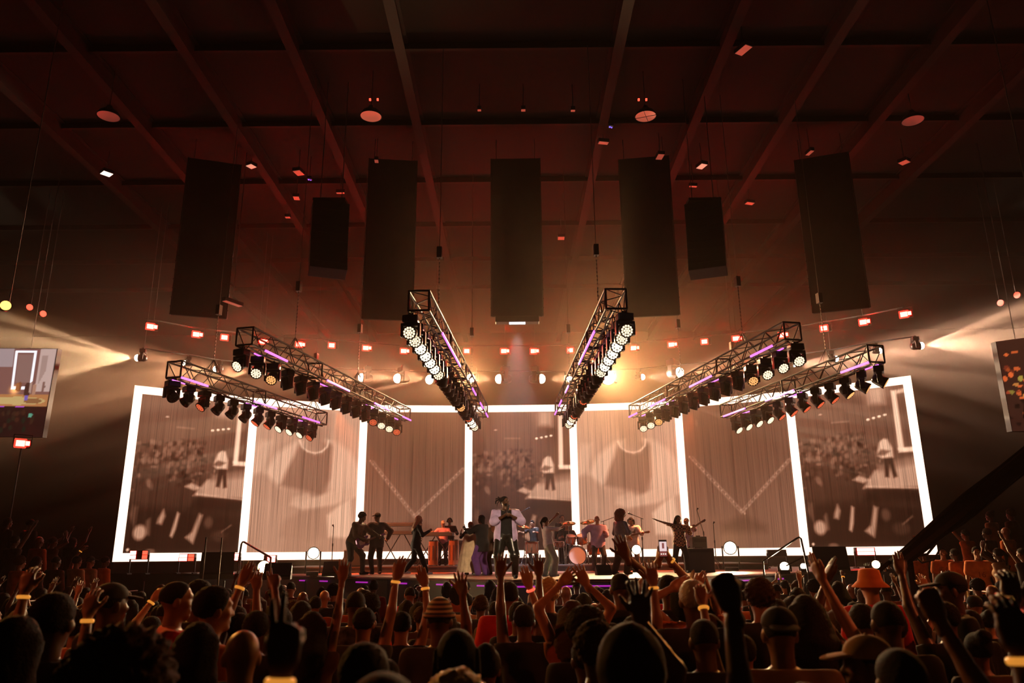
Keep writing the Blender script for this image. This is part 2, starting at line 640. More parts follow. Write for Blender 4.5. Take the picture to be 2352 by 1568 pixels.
# ------------------------------------------------------------------ lighting rig
M_truss = mat('dark_truss_metal', (0.02, 0.015, 0.014), 0.5, 0.5)
M_violet = mat('violet_led_strip', (0.1, 0.05, 0.1), 0.4, emit=(0.62, 0.13, 0.72), es=1.9)
M_off = mat('lens_glass_off', (0.02, 0.015, 0.015), 0.15)
M_cream = mat('led_cream', (0.3, 0.3, 0.3), 0.4, emit=(1.0, 0.74, 0.48), es=1.7)
M_hot = mat('led_hot', (0.3, 0.3, 0.3), 0.4, emit=(1.0, 0.84, 0.62), es=3.2)
M_ember = mat('led_ember', (0.2, 0.05, 0.03), 0.4, emit=(1.0, 0.16, 0.06), es=0.75)
M_amber = mat('led_amber', (0.2, 0.1, 0.03), 0.4, emit=(1.0, 0.42, 0.14), es=1.3)
M_chain = mat('hoist_chain', (0.12, 0.10, 0.09), 0.4, 0.8)
M_cable = mat('cable_black', (0.015, 0.014, 0.014), 0.6)

# --- one moving head, hung upside down; parts share mesh data
me_base = MB().bbox((0, 0, -0.07), (0.27, 0.20, 0.13), 0.02).box((0, 0, 0.015), (0.10, 0.06, 0.05)).mesh('base', M_blackmetal)
_y = MB().bbox((0, 0, -0.165), (0.33, 0.11, 0.05), 0.012)
for sx in (-1, 1):
    _y.bbox((sx * 0.145, 0, -0.27), (0.045, 0.10, 0.22), 0.014)
me_yoke = _y.mesh('yoke', M_blackmetal)
_h = MB().lathe([(0.0, -0.15), (0.07, -0.148), (0.098, -0.11), (0.108, -0.03), (0.112, 0.06), (0.118, 0.075), (0.122, 0.12), (0.112, 0.125), (0.104, 0.112), (0.0, 0.11)], 18)
me_head = _h.mesh('head', M_blackmetal, True)


def bead_mesh(name, m, r=0.098):
    b = MB()
    s = r / 4.6
    spots = [(0, 0)]
    for ring, n in ((1, 6), (2, 12)):
        for k in range(n):
            t = 2 * PI * k / n + (0 if ring == 1 else PI / 12)
            spots.append((ring * s * 1.95 * math.cos(t), ring * s * 1.95 * math.sin(t)))
    for (x, y) in spots:
        b.lathe([(s * 0.92, 0.0), (s * 0.8, s * 0.45), (s * 0.35, s * 0.7), (0.0, s * 0.75)], 8, Matrix.Translation((x, y, 0.112)))
    return b.mesh(name, m)


FACE = {k: bead_mesh('lens_cluster', m) for k, m in (('cream', M_cream), ('hot', M_hot), ('ember', M_ember), ('amber', M_amber), ('off', M_off))}
HEAD_DROP = 0.30


def moving_head(p, aim, face, label, group, scale=1.0, light=None):
    """p = hanging point, aim = direction of the lens"""
    r = empty('moving_head_light', p, 0, label, 'stage light', group)
    r.scale = (scale,) * 3
    aim = Vector(aim).normalized()
    pan = math.atan2(aim.y, aim.x) - PI / 2
    Rz = Matrix.Rotation(pan, 4, 'Z')
    link('base', me_base, r, mw=Rz)
    yk = link('yoke', me_yoke, r, mw=Rz)
    x = Vector((math.cos(pan), math.sin(pan), 0))
    y = aim.cross(x)
    M = Matrix((x, y, aim)).transposed().to_4x4()
    M.translation = (0, 0, -HEAD_DROP)
    hd = link('head', me_head, r, mw=M)
    fc = link('lens_cluster', FACE[face], hd)
    if light:
        e, col, cone, gobo = light
        a = Vector(p) + Vector((0, 0, -HEAD_DROP * scale)) + aim * 0.16 * scale
        spot('beam', a, a + aim, e, col, cone, 0.35, 0.05, r, gobo)
    return r


# --- box truss
def box_truss(a, b, label, w=0.42, group=None, strips=(), side=1, hang=(), hz=None):
    a, b = Vector(a), Vector(b)
    L = (b - a).length
    M = frame_to(a, b)
    # local axes: z along, x sideways, y roughly up
    root = empty('lighting_truss', (0, 0, 0), 0, label, 'truss', group)
    root.matrix_basis = M
    h = w / 2
    me_ch = MB().tube((0, 0, 0), (0, 0, L), 0.026, n=8).mesh('chord', M_truss)
    for sx in (-1, 1):
        for sy in (-1, 1):
            link('chord', me_ch, root, (sx * h, sy * h, 0))
    n = max(2, int(round(L / 0.42)))
    st = L / n
    dl = math.hypot(w, st)
    me_br = MB().tube((0, 0, 0), (0, 0, dl), 0.0115, n=5, cap=False).mesh('brace', M_truss)
    for i in range(n):
        z0, z1 = i * st, (i + 1) * st
        k = 1 if i % 2 else -1
        for (p, q) in (((-h * k, h, z0), (h * k, h, z1)), ((-h * k, -h, z0), (h * k, -h, z1)),
                       ((h, -h * k, z0), (h, h * k, z1)), ((-h, -h * k, z0), (-h, h * k, z1))):
            link('brace', me_br, root, mw=frame_to(p, q, Vector((0.3, 0.5, 0.2))))
    me_fr = MB()
    for sx in (-1, 1):
        me_fr.tube((sx * h, -h, 0), (sx * h, h, 0), 0.024).tube((-h, sx * h, 0), (h, sx * h, 0), 0.024)
    mf = me_fr.mesh('end_frame', M_truss)
    nfr = max(2, int(L / 3.0) + 1)
    for i in range(nfr):
        link('end_frame', mf, root, (0, 0, L * i / (nfr - 1)))
    # cable loom along the lower chord
    pts = [(h * 0.4 * side + 0.03 * math.sin(z * 3.1), -h - 0.02 - 0.05 * abs(math.sin(z * 1.9)), z) for z in np.linspace(0.1, L - 0.1, int(L * 4))]
    MB().path(pts, 0.02, 6).build('cable_loom', M_cable, root)
    for (t0, t1) in strips:
        MB().box((side * (h + 0.03), -h - 0.015, (t0 + t1) / 2 * L), (0.035, 0.05, (t1 - t0) * L)).build('led_strip', M_violet, root)
        MB().box((-side * h * 0.6, -h - 0.03, (t0 + (t1 - t0) * 0.35) * L), (0.03, 0.03, (t1 - t0) * L * 0.45)).build('led_strip', M_violet, root)
    for t in hang:
        p = Vector((0, 0, t * L))
        top = Vector((0, h + 0.75, t * L))
        s = MB()
        for sx in (-1, 1):
            s.tube((sx * h, h, t * L - 0.1), (0, h + 0.42, t * L), 0.012, n=5)
            s.tube((sx * h, h, t * L + 0.1), (0, h + 0.42, t * L), 0.012, n=5)
        s.build('sling', M_chain, root)
        top_z = ZC - 0.6
        hgt = top_z - (a + (b - a) * t).z
        c = MB()
        nl = 26
        for q in range(nl):
            y0 = h + 0.42 + q * 0.05
            c.box((0, y0 + 0.025, t * L), ((0.03, 0.045, 0.01) if q % 2 else (0.01, 0.045, 0.03)))
        c.box((0, h + 0.42 + 0.05 * nl + 0.14, t * L), (0.12, 0.28, 0.14))
        c.tube((0, h + 0.42 + 0.05 * nl + 0.2, t * L), (0, hgt, t * L), 0.008, n=5)
        c.build('hoist_chain', M_chain, root)
    return root, M, L


def rig(px_a, px_b, za, zb, label, faces, aims, n, group_l, side, strips, hang, who, offset=0.20, margin=0.25, light_idx=(), lspec=None):
    a, b = at_z(*px_a, za), at_z(*px_b, zb)
    root, M, L = box_truss(a, b, label, strips=strips, side=side, hang=hang, group='lighting trusses over the stage')
    R3 = M.to_3x3()
    for i in range(n):
        t = margin + (L - 2 * margin) * i / (n - 1)
        loc = M @ Vector((-offset * side, -0.21 - 0.03, t))
        moving_head(loc, aims(i), faces[i], who(i), group_l, 1.22, lspec if i in light_idx else None)
    return a, b


def ordinal(i):
    return ['first', 'second', 'third', 'fourth', 'fifth', 'sixth', 'seventh', 'eighth', 'ninth', 'tenth', 'eleventh', 'twelfth', 'thirteenth', 'fourteenth',
            'fifteenth', 'sixteenth', 'seventeenth', 'eighteenth', 'nineteenth', 'twentieth'][i]


FDESC = {'cream': 'glowing cream', 'hot': 'glaring white', 'ember': 'dim red', 'amber': 'dull amber', 'off': 'unlit'}


def namer(faces, where):
    return lambda i: f'{FDESC[faces[i]]} moving head light, {ordinal(i)} from the near end of the {where} truss'


HT = CAM_Z + 5.0
fv = ['cream', 'cream', 'hot', 'hot', 'hot', 'hot', 'cream'] + ['off'] * 6 + ['amber'] + ['off'] * 2 + ['ember', 'hot', 'hot', 'cream']
fvr = ['cream', 'cream', 'hot', 'hot', 'hot', 'hot', 'cream'] + ['off'] * 5 + ['ember'] + ['off'] * 3 + ['ember', 'cream', 'hot', 'cream']


def aim_v(side):
    def f(i):
        if 6 < i < 16 and i not in (12, 13):
            return (0.3 * side, 0.55, -0.8)
        return (0.12 * side + 0.02, -1.0, -0.30)
    return f


WASH = (4500, (1.0, 0.26, 0.09), 1.0, None)
V_LIGHT = (55, (1.0, 0.78, 0.5), 0.7, None)
rig((962, 690), (1106, 944), HT, HT, 'long central truss left of the middle, running from the audience back to the screen', fv, aim_v(-1), 20,
    'moving heads on the two central trusses', -1, [(0.13, 0.38), (0.60, 0.68), (0.78, 0.86), (0.93, 0.995)], (0.2, 0.75), namer(fv, 'left central'), offset=0.20, light_idx=(2, 5), lspec=V_LIGHT)
rig((1415, 686), (1289, 938), HT, HT, 'long central truss right of the middle, running from the audience back to the screen', fvr, aim_v(1), 20,
    'moving heads on the two central trusses', 1, [(0.13, 0.38), (0.60, 0.68), (0.78, 0.86), (0.93, 0.995)], (0.2, 0.75), namer(fvr, 'right central'), offset=0.20, light_idx=(2, 5), lspec=V_LIGHT)

fm = ['cream', 'cream', 'amber', 'off', 'off', 'off', 'off', 'ember', 'off', 'off', 'off', 'ember', 'cream', 'cream', 'ember']
am = [(-0.35, -0.75, -0.6), (0.1, -0.75, -0.6), (0.0, -0.75, -0.62)] + [(0.25, 0.3, -0.85)] * 8 + [(0.1, -0.7, -0.65)] * 4
rig((562, 772), (930, 952), HT, HT, 'slanting truss at upper left above the second and third screens', fm, lambda i: am[i], 15,
    'moving heads on the left inner truss', -1, [(0.05, 0.15), (0.36, 0.5), (0.68, 0.80), (0.92, 1.0)], (0.22, 0.6), namer(fm, 'left inner'), light_idx=(7,), lspec=WASH)
fmr = ['cream', 'cream', 'cream', 'amber', 'off', 'ember', 'off', 'off', 'ember', 'off', 'off', 'off', 'amber', 'cream', 'cream']
amr = [(0.05, -0.75, -0.6), (0.15, -0.75, -0.6), (0.05, -0.75, -0.6), (0.0, -0.75, -0.62)] + [(-0.25, 0.3, -0.85)] * 8 + [(-0.1, -0.7, -0.65)] * 3
rig((1820, 760), (1458, 944), HT, HT, 'slanting truss at upper right above the fifth and sixth screens', fmr, lambda i: amr[i], 15,
    'moving heads on the right inner truss', 1, [(0.05, 0.15), (0.36, 0.5), (0.68, 0.80), (0.92, 1.0)], (0.22, 0.6), namer(fmr, 'right inner'), light_idx=(8,), lspec=WASH)

HO = CAM_Z + 4.6
fo = ['off', 'off', 'ember', 'off', 'off', 'off', 'ember', 'ember', 'cream', 'cream', 'cream', 'ember']
ao = [(0.6, -0.5, -0.6), (-0.5, -0.5, -0.7), (-0.4, -0.5, -0.7)] + [(-0.5, -0.35, -0.8)] * 5 + [(-0.45, -0.55, -0.7)] * 4
rig((400, 848), (738, 962), HO, HO, 'short outer truss at left in front of the first two screens', fo, lambda i: ao[i], 12,
    'moving heads on the left outer truss', -1, [(0.0, 0.14), (0.42, 0.58), (0.78, 0.93)], (0.2, 0.92), namer(fo, 'left outer'))
for_ = ['amber', 'amber', 'amber', 'ember', 'ember', 'ember', 'ember', 'ember', 'cream', 'cream', 'cream', 'cream']
aor = [(0.75, -0.35, -0.55)] * 2 + [(0.5, -0.35, -0.75)] * 6 + [(0.45, -0.55, -0.7)] * 4
rig((2012, 812), (1668, 944), HO, HO, 'short outer truss at right in front of the last two screens', for_, lambda i: aor[i], 12,
    'moving heads on the right outer truss', 1, [(0.0, 0.14), (0.42, 0.62), (0.78, 0.97)], (0.25, 0.9), namer(for_, 'right outer'))

# ------------------------------------------------------------------ red strobes and white beam lights behind the LED wall
M_red = mat('red_strobe_face', (0.2, 0.02, 0.02), 0.4, emit=(1.0, 0.0022, 0.0015), es=620.0, sample=True)
M_reddim = mat('red_strobe_dim', (0.2, 0.02, 0.02), 0.4, emit=(1.0, 0.06, 0.03), es=3.0)
REDS = [(349, 750), (454, 768), (519, 775), (605, 784), (690, 791), (765, 793), (843, 799), (930, 806), (1075, 806), (1160, 806), (1228, 806), (1313, 804),
        (1458, 799), (1545, 791), (1621, 784), (1693, 777), (1799, 769), (1896, 753), (1986, 739), (2080, 721)]
me_sb = MB().bbox((0, 0.09, 0), (0.50, 0.16, 0.30), 0.02).mesh('housing', M_blackmetal)
me_sf = MB().box((-0.065, 0, 0), (0.26, 0.02, 0.20)).mesh('led_face', M_red)
me_sf2 = MB().box((0.145, 0, 0.01), (0.13, 0.02, 0.15)).mesh('led_face', M_red)
me_halo = MB().box((-0.065, 0.004, 0.135), (0.34, 0.02, 0.05)).box((-0.065, 0.004, -0.135), (0.34, 0.02, 0.05)).box((-0.225, 0.004, 0), (0.05, 0.02, 0.27)).box((0.095, 0.004, 0), (0.05, 0.02, 0.27)).mesh('red_halo_rim', mat('red_halo_glow', (0.2, 0.02, 0.02), 0.4, emit=(1.0, 0.035, 0.02), es=2.6))  # glowing frame stands in for the red halo around the strobe face
me_yk = MB().box((0.27, 0.09, 0.12), (0.02, 0.05, 0.36)).box((-0.27, 0.09, 0.12), (0.02, 0.05, 0.36)).box((0, 0.09, 0.30), (0.56, 0.05, 0.02)).mesh('bracket', M_blackmetal)


def red_strobe(p, i, label, group, tilt=0.0, s=1.0):
    r = empty('red_strobe_light', p, 0, label, 'stage light', group)
    d = Vector((0, 6, p[2])) - Vector(p)
    r.rotation_euler = (0, 0, math.atan2(d.y, d.x) + PI / 2)
    r.scale = (s * 0.85,) * 3
    link('housing', me_sb, r)
    link('led_face', me_sf, r)
    link('red_halo_rim', me_halo, r)
    if i % 3 != 2:
        link('led_face', me_sf2, r)
    link('bracket', me_yk, r)
    return r


red_pts = []
for i, (x, y) in enumerate(REDS):
    q = at_y(x, y, 30)
    yy = screen_y(q.x * 0.97) + 1.3
    p = at_y(x, y, yy)
    red_pts.append(p)
    red_strobe(p, i, f'glaring red strobe light, {ordinal(i)} from the left in the arc above the screens', 'red strobes above the screens')
_t = empty('strobe_pipe', (0, 0, 0), 0, 'curved black pipe carrying the arc of red strobes', 'pipe')
MB().path([p + Vector((0, 0.10, 0.275)) for p in red_pts], 0.03, 6).build('pipe', M_truss, _t)
for p in red_pts[::3]:
    MB().tube(p + Vector((0, 0.10, 0.275)), (p.x, p.y + 0.10, ZC - 0.3), 0.008, n=5).build('drop_wire', M_chain, _t)

WARMW = (1.0, 0.62, 0.37)
COOLW = (1.0, 0.71, 0.53)
# pixel, aim (dx,dy,dz), energy, cone, colour, face size
BEAMS = [
    (327, 822, (-1.0, -0.22, -0.02), 230000, 0.8, (1.0, 0.80, 0.52), 1.0), (432, 835, (-1.0, -0.6, 0.1), 6000, 0.8, WARMW, 0.8), (504, 847, (-1.0, -0.25, -0.1), 90000, 0.75, WARMW, 0.9), (587, 853, (-1.0, -0.25, -0.1), 70000, 0.75, WARMW, 0.9),
    (843, 867, (-1.0, -0.35, -0.05), 16000, 0.85, WARMW, 1.4), (926, 870, (-0.9, -0.6, -0.04), 17000, 0.85, WARMW, 1.6), (998, 873, (-0.7, -0.7, -0.04), 15000, 0.85, WARMW, 1.6),
    (1083, 870, (-0.1, -1.0, -0.12), 6000, 1.2, (1.0, 0.62, 0.28), 1.5), (1160, 870, (-1, -0.25, -0.05), 20000, 0.85, (1.0, 0.70, 0.42), 1.6), (1230, 870, (1, -0.25, -0.05), 20000, 0.85, (1.0, 0.70, 0.42), 1.6),
    (1306, 872, (0.2, -1.0, -0.05), 2500, 1.0, (1.0, 0.70, 0.40), 1.0), (1393, 868, (0.03, -1.0, -0.16), 13000, 1.2, (1.0, 0.62, 0.26), 2.4), (1467, 866, (0.9, -0.35, -0.05), 16000, 0.85, COOLW, 1.0), (1547, 857, (0.8, -0.7, -0.04), 17000, 0.85, (1.0, 0.68, 0.4), 1.7),
    (1815, 836, (1.0, -0.3, -0.08), 80000, 0.8, COOLW, 0.9), (1911, 824, (1.0, -0.3, -0.04), 90000, 0.8, COOLW, 0.9), (2012, 806, (1.0, -0.4, -0.02), 20000, 0.9, COOLW, 0.8), (2104, 795, (1.0, -0.2, 0.06), 260000, 0.85, COOLW, 1.0),
]
M_beamlens = mat('beam_lens', (0.3, 0.3, 0.3), 0.3, emit=(1.0, 0.80, 0.50), es=22.0)
M_beamlens_c = mat('beam_lens_pale', (0.3, 0.3, 0.3), 0.3, emit=(1.0, 0.90, 0.78), es=22.0)
_l = MB().lathe([(0.104, 0.118), (0.112, 0.15), (0.10, 0.19), (0.07, 0.22), (0.03, 0.235), (0.0, 0.238)], 18)
me_lens = {0: _l.mesh('lens', M_beamlens, True), 1: _l.mesh('lens', M_beamlens_c, True)}
w_pts = []
BEAM_GAIN = 1.0
for i, (x, y, aim, e, cone, col, s) in enumerate(BEAMS):
    q = at_y(x, y, 29)
    p = at_y(x, y, screen_y(q.x * 0.96) + 0.9)
    aim = Vector(aim).normalized()
    lab = f'glaring white beam light, {ordinal(i)} from the left along the screen tops'
    if i == 11:
        lab = 'big blazing yellow-white searchlight above the fifth screen'
    r = empty('beam_light', p, 0, lab, 'stage light', 'beam lights along the top of the screens')
    r.scale = (s * 1.1,) * 3
    pan = math.atan2(aim.y, aim.x) - PI / 2
    Rz = Matrix.Rotation(pan, 4, 'Z') @ Matrix.Translation((0, 0, HEAD_DROP))
    link('base', me_base, r, mw=Rz)
    link('yoke', me_yoke, r, mw=Rz)
    xx = Vector((math.cos(pan), math.sin(pan), 0))
    M = Matrix((xx, aim.cross(xx), aim)).transposed().to_4x4()
    hd = link('head', me_head, r, mw=M)
    link('lens', me_lens[1 if col == COOLW else 0], hd)
    a = p + aim * 0.32 * s
    spot('beam', a, a + aim, e * BEAM_GAIN, col, cone, 0.5, 0.04, r, (12.0, i + 1) if i not in (7, 10, 11) else None)
    w_pts.append(p + Vector((0, 0.05, HEAD_DROP + 0.06)))
_t = empty('beam_light_pipe', (0, 0, 0), 0, 'curved black pipe carrying the white beam lights over the screen tops', 'pipe')
MB().path(w_pts, 0.03, 6).build('pipe', M_truss, _t)
for p in w_pts[::3]:
    MB().tube(p, (p.x, p.y, ZC - 0.3), 0.008, n=5).build('drop_wire', M_chain, _t)

# ------------------------------------------------------------------ stage
M_deck = mat('stage_deck', (0.22, 0.075, 0.04), 0.45, noise=0.35, nscale=2.2)
M_face = mat('stage_front_black', (0.018, 0.014, 0.014), 0.5)
M_edge = mat('stage_edge_trim', (0.10, 0.05, 0.035), 0.35, 0.3)
M_mag = mat('magenta_slot_light', (0.1, 0.02, 0.1), 0.4, emit=(0.62, 0.03, 0.62), es=0.6)
edge_px = [(330, 1312), (560, 1318), (760, 1322), (1000, 1327), (1180, 1331), (1400, 1329), (1600, 1323), (1780, 1316), (1930, 1309), (2060, 1302)]
EDGE = [at_z(x, y, STAGE_Z) for x, y in edge_px]
poly = [(p.x, p.y) for p in EDGE] + [(15.5, 33.0), (-15.0, 33.0)]
stage = empty('stage', (0, 22, 0), 0, 'wide raised stage with brown deck and black front', 'stage')


def plate(poly, z0, z1, oy=22.0, ox=0.0):
    n = len(poly)
    v = [(x - ox, y - oy, z0) for x, y in poly] + [(x - ox, y - oy, z1) for x, y in poly]
    f = [tuple(reversed(range(n))), tuple(range(n, 2 * n))] + [(i, (i + 1) % n, (i + 1) % n + n, i + n) for i in range(n)]
    m = MB()
    m.add([Vector(p) for p in v], f)
    return m


plate(poly, STAGE_Z - 0.06, STAGE_Z).build('deck', M_deck, stage)
plate([(x * 0.995, y + (0.06 if i < len(EDGE) else 0)) for i, (x, y) in enumerate(poly)], 0.0, STAGE_Z - 0.06).build('front_skirt', M_face, stage)
for i in range(len(EDGE) - 1):
    a, b = EDGE[i], EDGE[i + 1]
    MB().path([a + Vector((0, -22.015, -0.03)), b + Vector((0, -22.015, -0.03))], 0.018, 6).build('edge_trim', M_edge, stage)
for (x, w) in ((700, .3), (745, .4), (838, .55), (928, .5), (1022, .62), (1122, .7), (1210, .8), (1300, .5), (1375, .6), (1460, .4), (1560, .4), (1712, .6), (1790, .4)):
    for i in range(len(edge_px) - 1):
        if edge_px[i][0] <= x < edge_px[i + 1][0]:
            t = (x - edge_px[i][0]) / (edge_px[i + 1][0] - edge_px[i][0])
            p = EDGE[i].lerp(EDGE[i + 1], t)
            ang = math.atan2(EDGE[i + 1].y - EDGE[i].y, EDGE[i + 1].x - EDGE[i].x)
            MB().box((0, 0, 0), (w * 0.85, 0.03, 0.032)).build('slot_light', M_mag, stage, loc=(p.x, p.y - 22 + 0.03, STAGE_Z - 0.14), rot=(0, 0, ang))
for x in np.linspace(-13, 13, 14):
    MB().box((x, -3.2 + abs(x) * 0.06, STAGE_Z / 2), (0.03, 0.05, STAGE_Z - 0.1)).build('skirt_seam', M_black, stage)

# low black plinth that carries the LED wall, one box under each screen
for i in range(7):
    a, c = CORN[i], CORN[i + 1]
    ang = math.atan2(c.y - a.y, c.x - a.x)
    w = (c - a).length
    r = empty('screen_plinth', (a.x, a.y, STAGE_Z), ang, f'black plinth under LED screen, {ordinal(i)} from the left', 'plinth', 'plinths under the LED wall')
    hh = ZB - STAGE_Z - 0.002
    MB().box((w / 2, 0.2, hh / 2), (w - 0.10, 0.44, hh)).build('box', M_black, r)
    MB().box((w / 2, -0.03, hh - 0.03), (w - 0.10, 0.02, 0.04)).build('trim', M_edge, r)
    for u in (0.25, 0.75):
        MB().tube((w * u, 0.6, 0), (w * u, 0.22, 0.38), 0.02).build('brace', M_blackmetal, r)
# band riser
M_riser = mat('riser_black', (0.03, 0.022, 0.02), 0.5, noise=0.2)
riser = empty('band_riser', (0.0, 26.05, STAGE_Z), 0, 'low black riser under the band across the middle of the stage', 'riser')
MB().bbox((0.2, 0, 0.09), (15.0, 4.1, 0.18), 0.01).build('platform', M_riser, riser)
MB().box((0.2, -2.06, 0.16), (15.0, 0.02, 0.03)).build('nosing', M_edge, riser)
RISER_Z = STAGE_Z + 0.18


def on_stage(px, depth, z=None):
    """foot point on the stage for a pixel column and depth"""
    z = STAGE_Z if z is None else z
    r = ray(px, 1290)
    return Vector((r.x * depth / r.y, depth, z))


# ------------------------------------------------------------------ floor lights on stage
M_flood = mat('flood_lens', (0.3, 0.3, 0.3), 0.3, emit=(1.0, 0.78, 0.45), es=40.0)
M_floodw = mat('flood_lens_warm', (0.3, 0.3, 0.3), 0.3, emit=(1.0, 0.62, 0.26), es=40.0)


def floor_light(px, py, depth, s, label, energy, warm=False, aim=None, zbase=None):
    c = at_y(px, py, depth)
    zb = STAGE_Z if zbase is None else zbase
    r = empty('floor_light', (c.x, c.y, zb), 0, label, 'stage light', 'bright lamps standing on the stage floor')
    hc = c.z - zb
    d = (CAM + Vector((0, 0, 1.2)) - c).normalized() if aim is None else Vector(aim).normalized()
    pan = math.atan2(d.y, d.x) - PI / 2
    Rz = Matrix.Rotation(pan, 4, 'Z')
    MB().bbox((0, 0, 0.05), (0.34 * s, 0.26 * s, 0.10), 0.02).build('base', M_blackmetal, r, mw=Rz)
    y = MB()
    for sx in (-1, 1):
        y.bbox((sx * 0.2 * s, 0, hc / 2 + 0.05), (0.04, 0.08 * s, hc), 0.01)
    y.build('yoke', M_blackmetal, r, mw=Rz)
    x = Vector((math.cos(pan), math.sin(pan), 0))
    M = Matrix((x, d.cross(x), d)).transposed().to_4x4()
    M.translation = (0, 0, hc)
    hd = MB().lathe([(0.0, -0.2 * s), (0.09 * s, -0.2 * s), (0.14 * s, -0.1 * s), (0.165 * s, 0.05 * s), (0.175 * s, 0.09 * s), (0.16 * s, 0.095 * s), (0.15 * s, 0.07 * s), (0.0, 0.07 * s)], 20).build('head', M_blackmetal, r, True, mw=M)
    MB().lathe([(0.148 * s, 0.075 * s), (0.12 * s, 0.10 * s), (0.06 * s, 0.115 * s), (0.0, 0.12 * s)], 20).build('lens', M_floodw if warm else M_flood, hd, True)
    a = c + d * 0.2 * s
    spot('beam', a, a + d, energy, (1.0, 0.60, 0.26) if warm else (1.0, 0.74, 0.42), 2.3, 0.8, 0.08, r)
    return r


floor_light(720, 1270, 21.5, 0.95, 'blazing floor lamp on the left of the stage before the second screen', 1300)
floor_light(606, 1302, 19.5, 0.95, 'blazing orange floor lamp at the stage edge under the left handrail', 1000, True)
floor_light(1677, 1258, 22.5, 1.1, 'bright round floor lamp before the sixth screen, right of the mic stand', 1000)
floor_light(1462, 1262, 22.0, 0.8, 'bright floor lamp between the white-shirted guitarist and the phone', 320)
floor_light(1802, 1301, 19.0, 0.7, 'small blazing floor lamp at the stage edge below the right handrail', 600)
floor_light(1845, 1300, 20.0, 0.45, 'tiny pink-white floor lamp right of the stage edge blaze', 150)
floor_light(2012, 1296, 19.0, 0.6, 'orange floor lamp at the far right end of the stage', 400, True)

# red panels standing at the foot of the LED wall
def red_panel(px, py, depth, w, h, label, lit):
    c = at_y(px, py, depth)
    r = empty('red_panel_light', (c.x, c.y, STAGE_Z), 0, label, 'stage light', 'red panel lights along the foot of the screens')
    z = c.z - STAGE_Z
    MB().bbox((0, 0.1, z), (w, 0.16, h), 0.015).build('housing', M_blackmetal, r)
    st = MB()
    for sx in (-1, 1):
        st.box((sx * w * 0.52, 0.1, z / 2), (0.03, 0.05, z)).box((sx * w * 0.52, 0.1, 0.02), (0.06, 0.3, 0.04))
    st.build('stand', M_blackmetal, r)
    for (u0, u1, on) in lit:
        for k in (0, 1):
            MB().box(((u0 + u1) / 2 * w - w / 2, 0.012, z + (k - 0.5) * h * 0.46), ((u1 - u0) * w * 0.92, 0.02, h * 0.40)).build('led_face', M_redfloor if on else M_reddim, r)
    return r


M_redfloor = mat('red_panel_face', (0.3, 0.05, 0.05), 0.4, emit=(1.0, 0.04, 0.035), es=45.0, sample=True)
red_panel(318, 1274, 24.6, 0.55, 0.28, 'red panel light half hidden behind heads at the far left screen', [(0.0, 0.35, 1), (0.7, 1.0, 0)])
red_panel(428, 1280, 25.0, 0.5, 0.24, 'red panel light under the middle of the leftmost screen', [(0.02, 0.55, 1), (0.6, 0.98, 0)])
red_panel(532, 1279, 25.6, 0.5, 0.24, 'red panel light under the first screen divider beside the black wedge', [(0.02, 0.3, 0), (0.35, 0.98, 1)])
red_panel(619, 1283, 26.0, 0.4, 0.24, 'red panel light behind the raised hand left of the floor lamp', [(0.3, 0.98, 1)])
red_panel(1786, 1270, 25.5, 0.6, 0.22, 'unlit grey panel light at the foot of the sixth screen', [])
red_panel(1898, 1268, 24.6, 0.55, 0.24, 'panel light with two red and white cells under the last screen', [(0.62, 0.76, 0), (0.78, 0.98, 1)])
red_panel(1989, 1266, 24.2, 0.6, 0.24, 'white-hot red-rimmed panel light under the rightmost screen', [(0.03, 0.97, 1)])

# wedge speakers and amplifiers
M_spk = mat('speaker_black', (0.02, 0.017, 0.016), 0.6)
M_grill = mat('speaker_grille', (0.035, 0.03, 0.028), 0.45, 0.4)


def wedge(px, depth, w, d, h, rz, label, z=None):
    p = on_stage(px, depth, z)
    r = empty('wedge_speaker', p, rz, label, 'speaker', 'floor monitor speakers')
    MB().prism([(-d / 2, 0), (d / 2, 0), (d / 2, h * 0.55), (d * 0.12, h), (-d / 2, h * 0.18)], -w / 2, w / 2, Matrix.Rotation(PI / 2, 4, 'Z')).build('cabinet', M_spk, r)
    a, b = Vector((0, -d / 2, h * 0.18)), Vector((0, d * 0.12, h))
    n = Vector((0, -(b.z - a.z), (b.y - a.y))).normalized()
    mid = (a + b) / 2 + n * 0.012
    ang = math.atan2(b.z - a.z, b.y - a.y)
    MB().box(mid, (w * 0.9, (b - a).length * 0.86, 0.02), Matrix.Rotation(ang, 4, 'X')).build('grille', M_grill, r)
    MB().box((w / 2 - 0.0, 0, h * 0.35), (0.012, 0.14, 0.05)).build('handle', M_blackmetal, r)
    return r


wedge(500, 19.0, 0.75, 0.7, 0.62, 0.35, 'tilted black wedge speaker at the stage left corner beside the handrail')
wedge(1908, 18.6, 0.75, 0.7, 0.62, -0.3, 'pointed black wedge speaker at the right stage corner')
wedge(640, 18.2, 0.6, 0.5, 0.36, 0.2, 'low black wedge speaker beside the orange floor lamp')
wedge(775, 20.6, 0.7, 0.5, 0.36, 0.1, 'low black wedge speaker in front of the hunched guitarist')
wedge(1385, 19.4, 0.36, 0.3, 0.24, 0.1, 'small black wedge speaker near the man in the lavender sweater')


